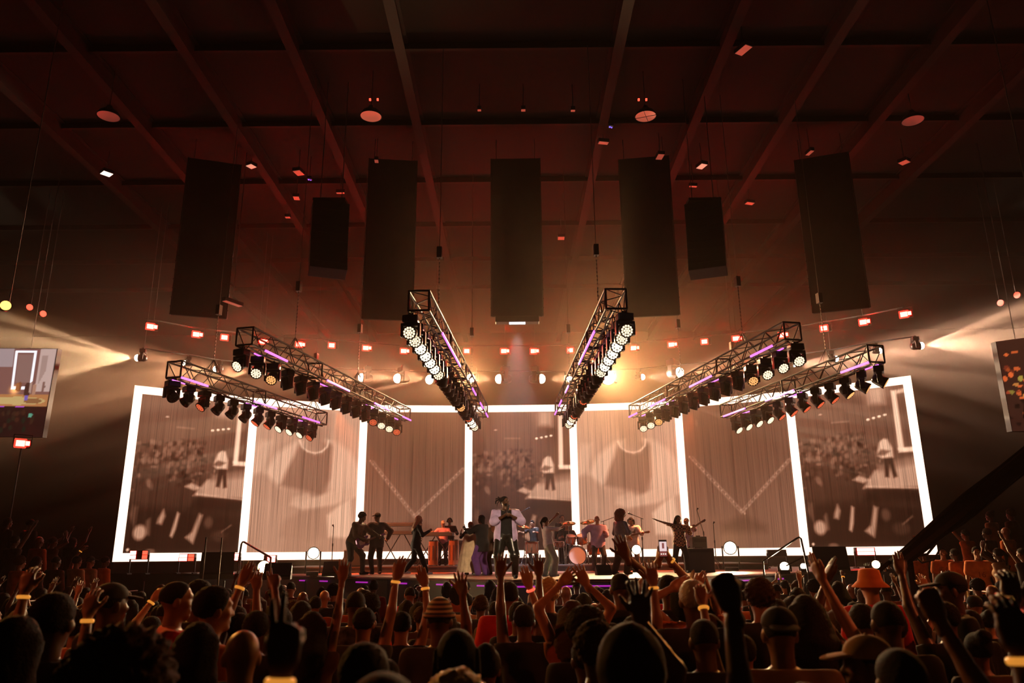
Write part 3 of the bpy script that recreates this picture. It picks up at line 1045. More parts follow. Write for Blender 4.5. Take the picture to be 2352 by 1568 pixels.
def amp(px, depth, w, d, h, label, z=None):
    p = on_stage(px, depth, z)
    r = empty('amplifier', p, 0, label, 'amplifier', 'amplifiers on the stage')
    MB().bbox((0, 0, h / 2), (w, d, h), 0.03).build('cabinet', M_spk, r)
    MB().box((0, -d / 2 - 0.004, h * 0.42), (w * 0.86, 0.012, h * 0.68)).build('grille', M_grill, r)
    MB().box((0, -d / 2 - 0.004, h * 0.88), (w * 0.86, 0.012, h * 0.10)).build('control_panel', M_blackmetal, r)
    MB().box((0, 0, h + 0.015), (w * 0.3, 0.04, 0.03)).build('handle', M_blackmetal, r)
    return r


amp(1606, 21.2, 0.72, 0.5, 0.62, 'large black amplifier right of the plaid-shirted singer')
amp(1607, 22.6, 0.42, 0.4, 0.95, 'tall dark amplifier behind the big one')
amp(812, 24.4, 0.55, 0.4, 0.5, 'dark amplifier behind the hunched guitarist', RISER_Z)
amp(1058, 25.9, 0.6, 0.4, 0.75, 'black equipment case between keyboard players', RISER_Z)

# ------------------------------------------------------------------ stands, keyboards, drums
M_chrome = mat('chrome', (0.55, 0.5, 0.46), 0.18, 1.0)
M_mic = mat('microphone_black', (0.03, 0.03, 0.03), 0.4, 0.3)


def mic_stand(px, depth, h, label, lean=0.0, boom=None, z=None, base=True):
    p = on_stage(px, depth, z)
    r = empty('mic_stand', p, 0, label, 'mic stand', 'microphone stands')
    top = Vector((lean, 0, h))
    MB().tube((0, 0, 0.22), (0, 0, h * 0.6), 0.014).tube((0, 0, h * 0.6), top, 0.010).build('pole', M_blackmetal, r)
    for k in range(3):
        t = 2 * PI * k / 3 + 0.5
        MB().tube((0, 0, 0.30), (0.30 * math.cos(t), 0.30 * math.sin(t), 0.012), 0.012).build('leg', M_blackmetal, r)
    MB().tube((0, 0, h * 0.58), (0, 0, h * 0.64), 0.022).build('clutch', M_blackmetal, r)
    e = top
    if boom:
        e = top + Vector(boom)
        MB().tube(top - Vector(boom) * 0.25, e, 0.009).build('boom', M_blackmetal, r)
    dn = Vector((0, -0.1, 0.04)) if not boom else Vector(boom).normalized() * 0.12
    m = MB().tube(e, e + dn, 0.016, 0.020)
    m.lathe([(0.0, -0.03), (0.022, -0.022), (0.028, 0.0), (0.022, 0.022), (0.0, 0.03)], 10, Matrix.Translation(e + dn))
    m.build('microphone', M_mic, r)
    return r


mic_stand(762, 23.5, 1.35, 'thin mic stand alone before the second screen')
mic_stand(1478, 23.0, 1.5, 'mic stand right of the white-shirted guitarist', boom=(-0.25, 0, 0.1))
mic_stand(1621, 23.6, 1.75, 'tall leaning mic stand beside the bassist', lean=-0.15)
mic_stand(1645, 23.8, 1.35, 'slim mic stand before the sixth screen')
mic_stand(1390, 23.6, 1.45, 'boom mic stand at the man in the lavender sweater', boom=(0.35, 0, 0.12))
mic_stand(1186, 24.0, 1.5, 'mic stand in the dark behind the lead singer', boom=(0.3, 0, 0.15), z=RISER_Z)


def keyboard(px, depth, w, h, label, z=None, rz=0.0, tiers=1):
    p = on_stage(px, depth, z)
    r = empty('keyboard', p, rz, label, 'keyboard', 'keyboards on stands')
    for s in (-1, 1):
        st = MB()
        for sy in (-1, 1):
            st.tube((s * w * 0.28 - 0.28 * sy, 0.02 * sy, 0.0), (s * w * 0.28 + 0.28 * sy, 0.02 * sy, h - 0.06), 0.016)
        st.tube((s * w * 0.28 - 0.3, -0.2, 0.016), (s * w * 0.28 - 0.3, 0.2, 0.016), 0.016)
        st.build('stand_leg', M_blackmetal, r)
    for t in range(tiers):
        z0 = h + t * 0.26
        body = MB().bbox((0, t * 0.1, z0), (w, 0.34, 0.11), 0.012).build('body', M_spk, r)
        nk = 28
        km = MB().box((0, 0, 0), (w * 0.9 / nk * 0.9, 0.15, 0.012)).mesh('key', M_keys)
        for k in range(nk):
            link('key', km, body, (-w * 0.45 + w * 0.9 * (k + 0.5) / nk, t * 0.1 + 0.08, z0 + 0.06))
        MB().box((0, t * 0.1 - 0.08, z0 + 0.06), (w * 0.8, 0.1, 0.008)).build('control_strip', M_blackmetal, body)
        if t:
            for s in (-1, 1):
                MB().tube((s * w * 0.4, 0.05, h), (s * w * 0.4, 0.1, z0), 0.014).build('tier_post', M_blackmetal, r)
    return r


M_keys = mat('piano_keys', (0.55, 0.5, 0.45), 0.3)
keyboard(922, 25.2, 1.25, 1.02, 'dark keyboard on crossed stand left of the pink-sweatered player', RISER_Z, 0.1, 2)
keyboard(1000, 24.6, 1.1, 0.95, 'keyboard in front of the player in the pink sweater', RISER_Z, -0.1)

M_shell = mat('drum_shell_copper', (0.42, 0.14, 0.06), 0.22, 0.55)
M_skin = mat('drum_skin', (0.55, 0.45, 0.38), 0.5)
M_cym = mat('cymbal_bronze', (0.62, 0.36, 0.12), 0.2, 1.0)


def drum(name, p, r_, h, label, tilt=(0, 0), legs=0, group='drum kit pieces', lying=False):
    o = empty(name, p, 0, label, 'drum', group)
    R = Matrix.Rotation(tilt[0], 4, 'X') @ Matrix.Rotation(tilt[1], 4, 'Y')
    if lying:
        R = Matrix.Translation((0, 0, r_)) @ Matrix.Rotation(PI / 2, 4, 'X')
        z0 = -h / 2
    else:
        z0 = 0.0
    off = Matrix.Translation((0, 0, z0 if lying else 0))
    MB().lathe([(r_, 0), (r_ * 1.01, 0.01), (r_ * 1.01, h - 0.01), (r_, h)], 24).build('shell', M_shell, o, mw=R @ off)
    for zz in (-0.006, h + 0.002):
        MB().lathe([(0.0, 0.0), (r_ * 0.97, 0.0), (r_ * 0.97, 0.006), (0.0, 0.006)], 24).build('skin', M_skin, o, mw=R @ off @ Matrix.Translation((0, 0, zz)))
        MB().lathe([(r_ * 0.98, -0.012), (r_ * 1.05, -0.012), (r_ * 1.05, 0.018), (r_ * 0.98, 0.018), (r_ * 0.98, -0.012)], 24).build('hoop', M_chrome, o, mw=R @ off @ Matrix.Translation((0, 0, zz)))
    lug = MB().box((0, 0, 0), (0.02, 0.02, h * 0.6)).mesh('lug', M_chrome)
    for k in range(8):
        t = 2 * PI * k / 8
        link('lug', lug, o, mw=R @ off @ Matrix.Translation((r_ * 1.03 * math.cos(t), r_ * 1.03 * math.sin(t), h / 2)))
    for k in range(legs):
        t = 2 * PI * k / legs + 0.4
        c = Vector((r_ * 1.02 * math.cos(t), r_ * 1.02 * math.sin(t), 0))
        MB().tube(c + Vector((0, 0, h * 0.5)), (c.x * 1.12, c.y * 1.12, -(p[2] - RISER_Z)), 0.012).build('leg', M_chrome, o)
    return o


dk = on_stage(1326, 25.0, RISER_Z)
drum('bass_drum', dk + Vector((0, 0, 0)), 0.28, 0.42, 'copper bass drum lying at the foot of the drum kit', lying=True)
drum('tom_drum', dk + Vector((-0.2, 0.02, 0.66)), 0.15, 0.22, 'left small tom drum mounted above the bass drum', (0.35, 0.1), 3)
drum('tom_drum', dk + Vector((0.18, 0.02, 0.66)), 0.16, 0.23, 'right small tom drum mounted above the bass drum', (0.35, -0.1), 3)
drum('floor_tom', dk + Vector((0.58, 0.25, 0.30)), 0.2, 0.36, 'deep copper floor tom at the right of the drum kit', (0, 0), 3)
drum('snare_drum', dk + Vector((-0.55, 0.25, 0.55)), 0.17, 0.14, 'shallow snare drum left of the bass drum', (0.1, 0), 3)
drum('conga_drum', on_stage(995, 24.25, RISER_Z) + Vector((0, 0, 0.02)), 0.15, 0.72, 'tall conga drum by the pink-sweatered player', (0, 0), 0, 'hand percussion')
drum('conga_drum', on_stage(1042, 24.3, RISER_Z) + Vector((0, 0, 0.02)), 0.16, 0.74, 'tall conga drum left of the long cream skirt', (0, 0), 0, 'hand percussion')
drum('floor_tom', on_stage(1222, 24.2, RISER_Z) + Vector((0, 0, 0.35)), 0.2, 0.34, 'dark floor tom of the bare-armed percussionist', (0, 0), 3, 'hand percussion')


def cymbal(p, h, r_, label, tilt):
    o = empty('cymbal_stand', p, 0, label, 'cymbal', 'cymbals on stands')
    MB().tube((0, 0, 0.2), (0, 0, h), 0.012).build('pole', M_chrome, o)
    for k in range(3):
        t = 2 * PI * k / 3
        MB().tube((0, 0, 0.32), (0.24 * math.cos(t), 0.24 * math.sin(t), 0.01), 0.011).build('leg', M_chrome, o)
    MB().lathe([(r_, 0), (r_ * 0.5, 0.022), (r_ * 0.2, 0.03), (r_ * 0.14, 0.05), (0.0, 0.06)], 24).build('cymbal', M_cym, o, True, mw=Matrix.Translation((0, 0, h)) @ Matrix.Rotation(tilt[0], 4, 'X') @ Matrix.Rotation(tilt[1], 4, 'Y'))
    return o


cymbal(dk + Vector((-0.75, 0.1, 0)), 1.12, 0.22, 'leftmost cymbal of the drum kit', (0.3, 0.2))
cymbal(dk + Vector((-0.22, 0.42, 0)), 1.28, 0.24, 'cymbal behind the small toms of the drum kit', (0.35, 0))
cymbal(dk + Vector((0.42, 0.45, 0)), 1.32, 0.25, 'high cymbal behind the floor tom', (0.35, -0.2))
cymbal(dk + Vector((0.85, 0.05, 0)), 1.0, 0.2, 'rightmost cymbal near the lavender sweater', (0.3, -0.3))
cymbal(on_stage(1205, 24.4, RISER_Z), 1.15, 0.22, 'dark cymbal beside the lead singer, by the percussionist', (0.3, 0.2))

# ------------------------------------------------------------------ handrails of the stage stairs
M_rail = mat('rail_steel', (0.06, 0.045, 0.04), 0.35, 0.6)


def rail(pts, label, posts, r_=0.022, mid=None):
    o = empty('stair_handrail', (pts[0].x, pts[0].y, 0), 0, label, 'handrail', 'handrails of the stage stairs')
    off = Vector((pts[0].x, pts[0].y, 0))
    MB().path([p - off for p in pts], r_, 8).build('top_rail', M_rail, o)
    if mid:
        MB().path([p - off for p in mid], r_ * 0.8, 8).build('mid_rail', M_rail, o)
    for a, b in posts:
        MB().tube(a - off, b - off, r_).build('post', M_rail, o)
    return o


def P(px, py, d):
    return at_y(px, py, d)


def ground(p, z=0.0):
    return Vector((p.x, p.y, z))


DR = 18.3
a_, b_ = P(474, 1233, DR), P(510, 1234, DR)
rail([ground(a_, 0.0), a_, b_, ground(b_, 0.0)], 'rectangular black guard rail in front of the leftmost screen', [])
a_, b_, c_ = P(547, 1294, DR), P(557, 1245, DR), P(622, 1280, DR - 1.2)
cp = P(561, 1244.5, DR)
rail([ground(a_, 0.0), a_, P(554.5, 1249, DR), P(557.5, 1244.5, DR), cp, c_], 'slanting black handrail at the left stage stairs', [(c_, ground(c_, 0.0))])
a_, b_, c_ = P(1752, 1288, DR), P(1834, 1235, DR), P(1857, 1316, DR - 0.6)
rail([a_, P(1830, 1236, DR), P(1836, 1233.5, DR), P(1840, 1237, DR), c_, ground(c_, 0.0)], 'slanting black handrail at the right stage stairs', [(a_, ground(a_, 0.0))],
     mid=[P(1806, 1299, DR), P(1848, 1276, DR)])

# ------------------------------------------------------------------ people: smooth implicit bodies turned into meshes
def rotm(ax, a):
    return np.array(Matrix.Rotation(a, 3, ax))


def cap(a, b, ra, rb=None, k=0.03):
    return ('c', np.asarray(a, float), np.asarray(b, float), float(ra), float(ra if rb is None else rb), k)


def ell(c, r, R=None, k=0.04):
    return ('e', np.asarray(c, float), np.asarray(r, float), np.eye(3) if R is None else np.asarray(R, float), None, k)


def surface_net(Fd, org, cell):
    ins = Fd < 0
    nx, ny, nz = Fd.shape
    c = [(i, j, k) for i in (0, 1) for j in (0, 1) for k in (0, 1)]
    cnt = np.zeros((nx - 1, ny - 1, nz - 1), np.int8)
    for (i, j, k) in c:
        cnt += ins[i:nx - 1 + i, j:ny - 1 + j, k:nz - 1 + k]
    act = (cnt > 0) & (cnt < 8)
    idx = np.argwhere(act)
    if len(idx) == 0:
        return np.zeros((0, 3)), np.zeros((0, 4), int)
    vid = np.full(act.shape, -1, np.int64)
    vid[act] = np.arange(len(idx))
    val = {q: Fd[idx[:, 0] + q[0], idx[:, 1] + q[1], idx[:, 2] + q[2]] for q in c}
    acc = np.zeros((len(idx), 3))
    n = np.zeros(len(idx))
    for q in c:
        for ax in range(3):
            if q[ax] == 0:
                p = list(q)
                p[ax] = 1
                p = tuple(p)
                v0, v1 = val[q], val[p]
                m = (v0 < 0) != (v1 < 0)
                t = np.where(m, v0 / np.where(m, v0 - v1, 1), 0)
                base = np.array(q, float)
                pt = np.tile(base, (len(idx), 1))
                pt[:, ax] += t
                acc += pt * m[:, None]
                n += m
    V = (idx + acc / n[:, None]) * cell + org
    Fs = []
    for ax in range(3):
        o = [a for a in range(3) if a != ax]
        s0 = [slice(None)] * 3
        s1 = [slice(None)] * 3
        s0[ax] = slice(0, -1)
        s1[ax] = slice(1, None)
        A, B = ins[tuple(s0)], ins[tuple(s1)]
        e = np.argwhere(A != B)
        e = e[(e[:, o[0]] > 0) & (e[:, o[1]] > 0) & (e[:, o[0]] < Fd.shape[o[0]] - 1) & (e[:, o[1]] < Fd.shape[o[1]] - 1)]
        if len(e) == 0:
            continue
        q = []
        for (d0, d1) in ((-1, -1), (0, -1), (0, 0), (-1, 0)):
            t = e.copy()
            t[:, o[0]] += d0
            t[:, o[1]] += d1
            q.append(vid[t[:, 0], t[:, 1], t[:, 2]])
        q = np.stack(q, 1)
        fl = A[e[:, 0], e[:, 1], e[:, 2]]
        if ax == 1:
            fl = ~fl
        q[~fl] = q[~fl][:, ::-1]
        Fs.append(q)
    return V, np.concatenate(Fs)


def sdf(prims, cell, cuts=(), pad=None):
    lo = np.full(3, 1e9)
    hi = np.full(3, -1e9)
    bbs = []
    for p in prims:
        if p[0] == 'c':
            r = max(p[3], p[4])
            a, b = np.minimum(p[1], p[2]) - r, np.maximum(p[1], p[2]) + r
        else:
            e = np.abs(p[3]) @ p[2]
            a, b = p[1] - e, p[1] + e
        bbs.append((a, b))
        lo, hi = np.minimum(lo, a), np.maximum(hi, b)
    lo -= 3 * cell + 0.02
    hi += 3 * cell + 0.02
    n = np.ceil((hi - lo) / cell).astype(int) + 1
    Fd = np.full(n, 0.5, np.float32)
    ax = [lo[i] + np.arange(n[i]) * cell for i in range(3)]
    for p, (a, b) in zip(prims, bbs):
        k = p[5]
        m = k + 2 * cell
        i0 = np.maximum(((a - m - lo) / cell).astype(int), 0)
        i1 = np.minimum(((b + m - lo) / cell).astype(int) + 2, n)
        sl = tuple(slice(i0[i], i1[i]) for i in range(3))
        X, Y, Z = np.meshgrid(ax[0][sl[0]], ax[1][sl[1]], ax[2][sl[2]], indexing='ij', sparse=True)
        if p[0] == 'c':
            A, B = p[1], p[2]
            d = B - A
            L2 = max(d @ d, 1e-9)
            t = np.clip(((X - A[0]) * d[0] + (Y - A[1]) * d[1] + (Z - A[2]) * d[2]) / L2, 0, 1)
            D = np.sqrt((X - A[0] - t * d[0]) ** 2 + (Y - A[1] - t * d[1]) ** 2 + (Z - A[2] - t * d[2]) ** 2) - (p[3] + t * (p[4] - p[3]))
        else:
            R = p[3]
            qx, qy, qz = X - p[1][0], Y - p[1][1], Z - p[1][2]
            l = [(R[0, i] * qx + R[1, i] * qy + R[2, i] * qz) / p[2][i] for i in range(3)]
            k0 = np.sqrt(l[0] ** 2 + l[1] ** 2 + l[2] ** 2)
            k1 = np.sqrt((l[0] / p[2][0]) ** 2 + (l[1] / p[2][1]) ** 2 + (l[2] / p[2][2]) ** 2) + 1e-9
            D = k0 * (k0 - 1.0) / k1
        f = Fd[sl]
        h = np.clip(0.5 + 0.5 * (D - f) / k, 0, 1)
        Fd[sl] = D * (1 - h) + f * h - k * h * (1 - h)
    if cuts:
        X, Y, Z = np.meshgrid(*ax, indexing='ij', sparse=True)
        for c in cuts:
            Fd = np.maximum(Fd, c(X, Y, Z))
    return surface_net(Fd, lo, cell)


def fuzz(V, amp, freq, seed=0):
    c = V.mean(0)
    d = V - c
    n = d / (np.linalg.norm(d, axis=1, keepdims=True) + 1e-9)
    s = np.zeros(len(V))
    r = np.random.default_rng(seed)
    for i in range(5):
        w = r.normal(size=3) * freq * (1 + 0.5 * i)
        s += np.sin(V @ w + r.uniform(0, 6)) / (1 + 0.35 * i)
    return V + n * (amp * s / 2.2 + amp * 0.5 * r.normal(size=len(V)))[:, None]


# ---- hands: wrist at origin, fingers along +z, palm towards +y, right hand (thumb towards -x)
def hand_prims(pose):
    P = []
    curl = {'open': (0.10, 0.12, 0.1), 'flat': (0.06, 0.06, 0.05), 'relax': (0.45, 0.5, 0.4), 'fist': (1.45, 1.6, 1.1), 'hold': (0.9, 1.15, 0.7), 'two': (0.1, 0.1, 0.1), 'wide': (0.0, 0.1, 0.1)}[pose]
    spread = {'open': 1.0, 'flat': 0.12, 'relax': 0.4, 'fist': 0.0, 'hold': 0.1, 'two': 0.8, 'wide': 1.7}[pose]
    base = [(-0.031, 0.090, 0.072, -0.20), (-0.010, 0.096, 0.080, -0.05), (0.011, 0.092, 0.074, 0.08), (0.030, 0.082, 0.058, 0.24)]
    P.append(cap((0, 0, -0.05), (0, 0, 0.012), 0.027, 0.026, 0.02))
    for (x, z, L, sp) in base:
        P.append(cap((x * 0.55, 0, 0.01), (x, 0, z), 0.0165, 0.0135, 0.016))
    P.append(cap((-0.02, 0.008, 0.02), (-0.036, 0.012, 0.055), 0.018, 0.014, 0.018))
    P.append(cap((0.024, 0.006, 0.02), (0.03, 0.006, 0.055), 0.015, 0.013, 0.018))
    for i, (x, z, L, sp) in enumerate(base):
        cc = curl
        if pose == 'two' and i in (2, 3):
            cc = (1.45, 1.6, 1.0)
        a = np.array([x, 0.0, z])
        th = 0.0
        s = sp * spread
        for seg, (fr, dc) in enumerate(zip((0.46, 0.30, 0.24), cc)):
            th += dc
            d = np.array([math.sin(s), math.sin(th) * math.cos(s), math.cos(th) * math.cos(s)])
            b = a + d * L * fr
            P.append(cap(a, b, 0.0098 - 0.0009 * seg, 0.0093 - 0.0009 * seg, 0.004))
            a = b
    if pose in ('fist', 'hold', 'two'):
        T = [(-0.030, 0.012, 0.040), (-0.046, 0.030, 0.062), (-0.028, 0.048, 0.078), (-0.006, 0.052, 0.084)]
    elif pose == 'flat':
        T = [(-0.030, 0.008, 0.034), (-0.048, 0.012, 0.062), (-0.052, 0.012, 0.090), (-0.054, 0.012, 0.108)]
    else:
        T = [(-0.028, 0.008, 0.030), (-0.054, 0.014, 0.054), (-0.076, 0.016, 0.078), (-0.088, 0.014, 0.098)]
    for i in range(3):
        P.append(cap(T[i], T[i + 1], 0.0135 - 0.0018 * i, 0.0125 - 0.002 * i, 0.008))
    return P


HANDS = {}


def hand(pose, left, cell=0.0046):
    key = (pose, left, cell)
    if key not in HANDS:
        V, Fq = sdf(hand_prims(pose), cell)
        if left:
            V = V * np.array([-1, 1, 1])
            Fq = Fq[:, ::-1]
        HANDS[key] = (V, Fq)
    return HANDS[key]


# ---- head, centre at mid height, face towards +y
def head_prims(fem=False):
    s = 0.96 if fem else 1.0
    P = [ell((0, -0.010, 0.030), (0.077 * s, 0.097 * s, 0.088), k=0.02), ell((0, 0.024, -0.040), (0.059 * s, 0.066, 0.078), k=0.035),
         cap((-0.012, 0.068, -0.096), (0.012, 0.068, -0.096), 0.018, k=0.025), cap((0, 0.086, 0.008), (0, 0.104, -0.026), 0.008, 0.0135, 0.012),
         cap((-0.014, 0.094, -0.028), (0.014, 0.094, -0.028), 0.009, k=0.01),
         cap((-0.045, 0.070, 0.032), (-0.012, 0.086, 0.030), 0.011, k=0.015), cap((0.012, 0.086, 0.030), (0.045, 0.070, 0.032), 0.011, k=0.015),
         cap((-0.022, 0.083, -0.060), (0.022, 0.083, -0.060), 0.0085, k=0.008), cap((-0.018, 0.083, -0.069), (0.018, 0.083, -0.069), 0.0085, k=0.006),
         ell((-0.045, 0.058, -0.022), (0.022, 0.02, 0.022), k=0.02), ell((0.045, 0.058, -0.022), (0.022, 0.02, 0.022), k=0.02)]
    for sx in (-1, 1):
        P.append(ell((sx * 0.079 * s, -0.004, -0.012), (0.010, 0.022, 0.033), rotm('Z', 0.35 * -sx), 0.006))
    P.append(cap((0, -0.012, -0.05), (0, -0.018, -0.15), 0.054 if not fem else 0.046, 0.058 if not fem else 0.047, 0.03))
    return P


HEADV = {f: sdf(head_prims(f), 0.0085) for f in (False, True)}


def face_plane(zf, slope=0.55):
    """keeps hair behind a slanted plane through the forehead"""
    return lambda X, Y, Z: (Y - 0.058 + zf) * 0.88 - (Z - 0.05) * slope


def hair_mesh(kind):
    c = 0.010
    base = ell((0, -0.014, 0.034), (0.088, 0.108, 0.096), k=0.02)
    fp = face_plane(0.0)
    low = lambda X, Y, Z: -(Z + 0.06) - Y * 0.3
    am = None
    if kind == 'short':
        V, Fq = sdf([base], c, [fp, low])
        am = (0.0025, 110)
    elif kind == 'crop':
        V, Fq = sdf([ell((0, -0.012, 0.034), (0.081, 0.102, 0.090))], c, [face_plane(0.012), lambda X, Y, Z: -(Z + 0.03) - Y * 0.3])
    elif kind == 'afro':
        V, Fq = sdf([ell((0, -0.025, 0.06), (0.135, 0.135, 0.125))], 0.011, [face_plane(-0.004, 0.75), lambda X, Y, Z: -(Z + 0.07) - Y * 0.2])
        am = (0.007, 70)
    elif kind == 'bigcurl':
        V, Fq = sdf([ell((0, -0.02, 0.05), (0.165, 0.155, 0.14)), ell((0, -0.06, -0.08), (0.15, 0.10, 0.12), k=0.06)], 0.013, [face_plane(-0.01, 0.4)])
        am = (0.014, 60)
    elif kind == 'curl':
        V, Fq = sdf([ell((0, -0.018, 0.04), (0.104, 0.118, 0.108))], 0.010, [face_plane(-0.004)])
        am = (0.008, 85)
    elif kind in ('long', 'verylong'):
        L = -0.34 if kind == 'long' else -0.62
        P = [base]
        for i, x in enumerate(np.linspace(-0.085, 0.085, 7)):
            y = -0.075 + 0.055 * (abs(x) / 0.085) ** 2
            P.append(cap((x * 0.95, y, 0.03), (x * 1.2, y - 0.085, L * 0.45), 0.036, 0.046, 0.03))
            P.append(cap((x * 1.2, y - 0.085, L * 0.45), (x * 1.3, y - 0.11, L + 0.03 * math.sin(i * 2.1)), 0.046, 0.024, 0.02))
        V, Fq = sdf(P, 0.012, [fp])
        am = (0.0035, 90)
    elif kind == 'bob':
        P = [base]
        for x in np.linspace(-0.09, 0.09, 7):
            y = -0.07 + 0.06 * (abs(x) / 0.09) ** 2
            P.append(cap((x, y, 0.03), (x * 1.15, y, -0.13), 0.038, 0.034, 0.03))
        V, Fq = sdf(P, c, [fp])
    elif kind == 'bun':
        V, Fq = sdf([base, ell((0, -0.085, 0.105), (0.055, 0.055, 0.05), k=0.02)], c, [fp, low])
        am = (0.002, 90)
    elif kind == 'topbun':
        V, Fq = sdf([base, ell((0, -0.03, 0.155), (0.06, 0.06, 0.05), k=0.015)], c, [fp, low])
        am = (0.003, 90)
    elif kind == 'pony':
        P = [base, cap((0, -0.11, 0.05), (0, -0.16, -0.03), 0.03, 0.034, 0.02), cap((0, -0.16, -0.03), (0, -0.14, -0.22), 0.034, 0.014, 0.02)]
        V, Fq = sdf(P, c, [fp, lambda X, Y, Z: np.where(Y < -0.1, -1.0, -(Z + 0.06) - Y * 0.3)])
    elif kind == 'dreads':
        P = [base, ell((0, -0.10, 0.085), (0.05, 0.04, 0.045), k=0.02)]
        r = np.random.default_rng(3)
        for i in range(13):
            a = r.uniform(-1.3, 1.3)
            e = np.array([0.10 * math.sin(a) + r.normal() * 0.015, -0.15 - 0.03 * math.cos(a), 0.10 + r.uniform(-0.14, 0.10)])
            P.append(cap((0.02 * math.sin(a), -0.11, 0.09), e, 0.012, 0.009, 0.006))
            P.append(cap(e, e + np.array([r.normal() * 0.02, -0.02, -0.06]), 0.009, 0.006, 0.004))
        V, Fq = sdf(P, 0.0085, [fp, lambda X, Y, Z: np.where(Y < -0.09, -1.0, -(Z + 0.05) - Y * 0.3)])
    elif kind == 'braids':
        P = [base]
        for i, x in enumerate(np.linspace(-0.09, 0.09, 9)):
            y = -0.08 + 0.06 * (abs(x) / 0.09) ** 2
            P.append(cap((x, y, 0.03), (x * 1.2, y - 0.02, -0.20), 0.018, 0.016, 0.006))
            P.append(cap((x * 1.2, y - 0.02, -0.20), (x * 1.25, y - 0.01, -0.42), 0.016, 0.010, 0.004))
        V, Fq = sdf(P, 0.0095, [fp])
    elif kind == 'beanie':
        V, Fq = sdf([ell((0, -0.012, 0.055), (0.092, 0.110, 0.105))], c, [lambda X, Y, Z: -(Z - 0.045) - Y * 0.12])
    elif kind == 'cuff':
        P = []
        n = 18
        for i in range(n):
            a, b = 2 * PI * i / n, 2 * PI * (i + 1) / n
            f = lambda t: (0.090 * math.cos(t), -0.012 + 0.108 * math.sin(t), 0.040 - 0.013 * math.sin(t))
            P.append(cap(f(a), f(b), 0.021, k=0.006))
        V, Fq = sdf(P, 0.009)
    elif kind in ('cap', 'backcap'):
        s = 1 if kind == 'cap' else -1
        P = [ell((0, -0.010, 0.050), (0.087, 0.106, 0.082))]
        dome = sdf(P, c, [lambda X, Y, Z: -(Z - 0.035)])
        br = sdf([ell((0, s * 0.115, 0.040), (0.072, 0.085, 0.012), rotm('X', -0.16 * s))], c * 0.7, [lambda X, Y, Z: -(Y * s - 0.07)])
        btn = sdf([ell((0, -0.01, 0.134), (0.010, 0.010, 0.007))], 0.006)
        V = np.concatenate([dome[0], br[0], btn[0]])
        Fq = np.concatenate([dome[1], br[1] + len(dome[0]), btn[1] + len(dome[0]) + len(br[0])])
    elif kind == 'bucket':
        prof = [(0.0, 0.135), (0.05, 0.134), (0.082, 0.118), (0.094, 0.06), (0.100, 0.035), (0.150, -0.012), (0.150, -0.018), (0.096, 0.028)]
        m = MB().lathe(prof, 24)
        V = np.array([tuple(p) for p in m.v]) + np.array([0, -0.01, 0])
        Fq = [q for q in m.f if len(q) == 4]
    elif kind == 'hood':
        V, Fq = sdf([ell((0, -0.03, 0.03), (0.118, 0.125, 0.150), k=0.04), ell((0, -0.02, -0.16), (0.16, 0.12, 0.09), k=0.08)], 0.014, [lambda X, Y, Z: np.where(Z > -0.14, (Y - 0.055), -1.0)])
        am = (0.003, 30)
    elif kind == 'scarf':
        V, Fq = sdf([ell((0, -0.014, 0.034), (0.090, 0.110, 0.100)), ell((0, -0.09, 0.02), (0.06, 0.05, 0.07), k=0.04)], c, [face_plane(-0.005), lambda X, Y, Z: -(Z + 0.05) - Y * 0.3])
    elif kind == 'phones':
        P = []
        for i in range(10):
            a, b = PI * i / 10, PI * (i + 1) / 10
            f = lambda t: (0.100 * math.cos(t), -0.01, 0.01 + 0.125 * math.sin(t))
            P.append(cap(f(a), f(b), 0.010, k=0.005))
        for sx in (-1, 1):
            P.append(ell((sx * 0.100, -0.004, -0.005), (0.022, 0.038, 0.042), k=0.005))
        V, Fq = sdf(P, 0.008)
    if am:
        V = fuzz(V, *am)
    return V, Fq


HAIR = {}


def hair(kind):
    if kind not in HAIR:
        V, Fq = hair_mesh(kind)
        me = mesh_of('hair', V, Fq, M_hair['black'], True)
        HAIR[kind] = me
    return HAIR[kind]


def fabric(name, col, rough=0.85, spec=0.25, noise=0.18, nscale=9.0):
    return mat(name, col, rough, spec=spec, noise=noise, nscale=nscale)


M_hair = {'black': mat('hair_black', (0.010, 0.008, 0.007), 0.8, spec=0.2), 'brown': mat('hair_brown', (0.045, 0.022, 0.012), 0.75, spec=0.2), 'auburn': mat('hair_auburn', (0.34, 0.10, 0.03), 0.45),
          'blonde': mat('hair_blonde', (0.42, 0.27, 0.10), 0.45), 'grey': mat('hair_grey', (0.25, 0.22, 0.2), 0.5), 'rust': mat('hair_rust', (0.16, 0.04, 0.014), 0.5)}
for _m in M_hair.values():
    _t = _m.node_tree
    _n = _t.nodes.new('ShaderNodeTexNoise')
    _n.inputs['Scale'].default_value = 140
    _n.inputs['Detail'].default_value = 2
    _bp = _t.nodes.new('ShaderNodeBump')
    _bp.inputs['Strength'].default_value = 0.9
    _bp.inputs['Distance'].default_value = 0.01
    _c = _t.nodes.new('ShaderNodeTexCoord')
    _t.links.new(_c.outputs['Object'], _n.inputs['Vector'])
    _t.links.new(_n.outputs['Fac'], _bp.inputs['Height'])
    _t.links.new(_bp.outputs['Normal'], _t.nodes['Principled BSDF'].inputs['Normal'])
M_skin_ = {'dark': mat('skin_dark', (0.085, 0.034, 0.016), 0.42, noise=0.1), 'mid': mat('skin_mid', (0.20, 0.085, 0.042), 0.42, noise=0.1), 'tan': mat('skin_tan', (0.34, 0.165, 0.09), 0.45, noise=0.08),
           'light': mat('skin_light', (0.50, 0.27, 0.17), 0.45, noise=0.08)}
M_eye = mat('eye_dark', (0.012, 0.010, 0.010), 0.1)
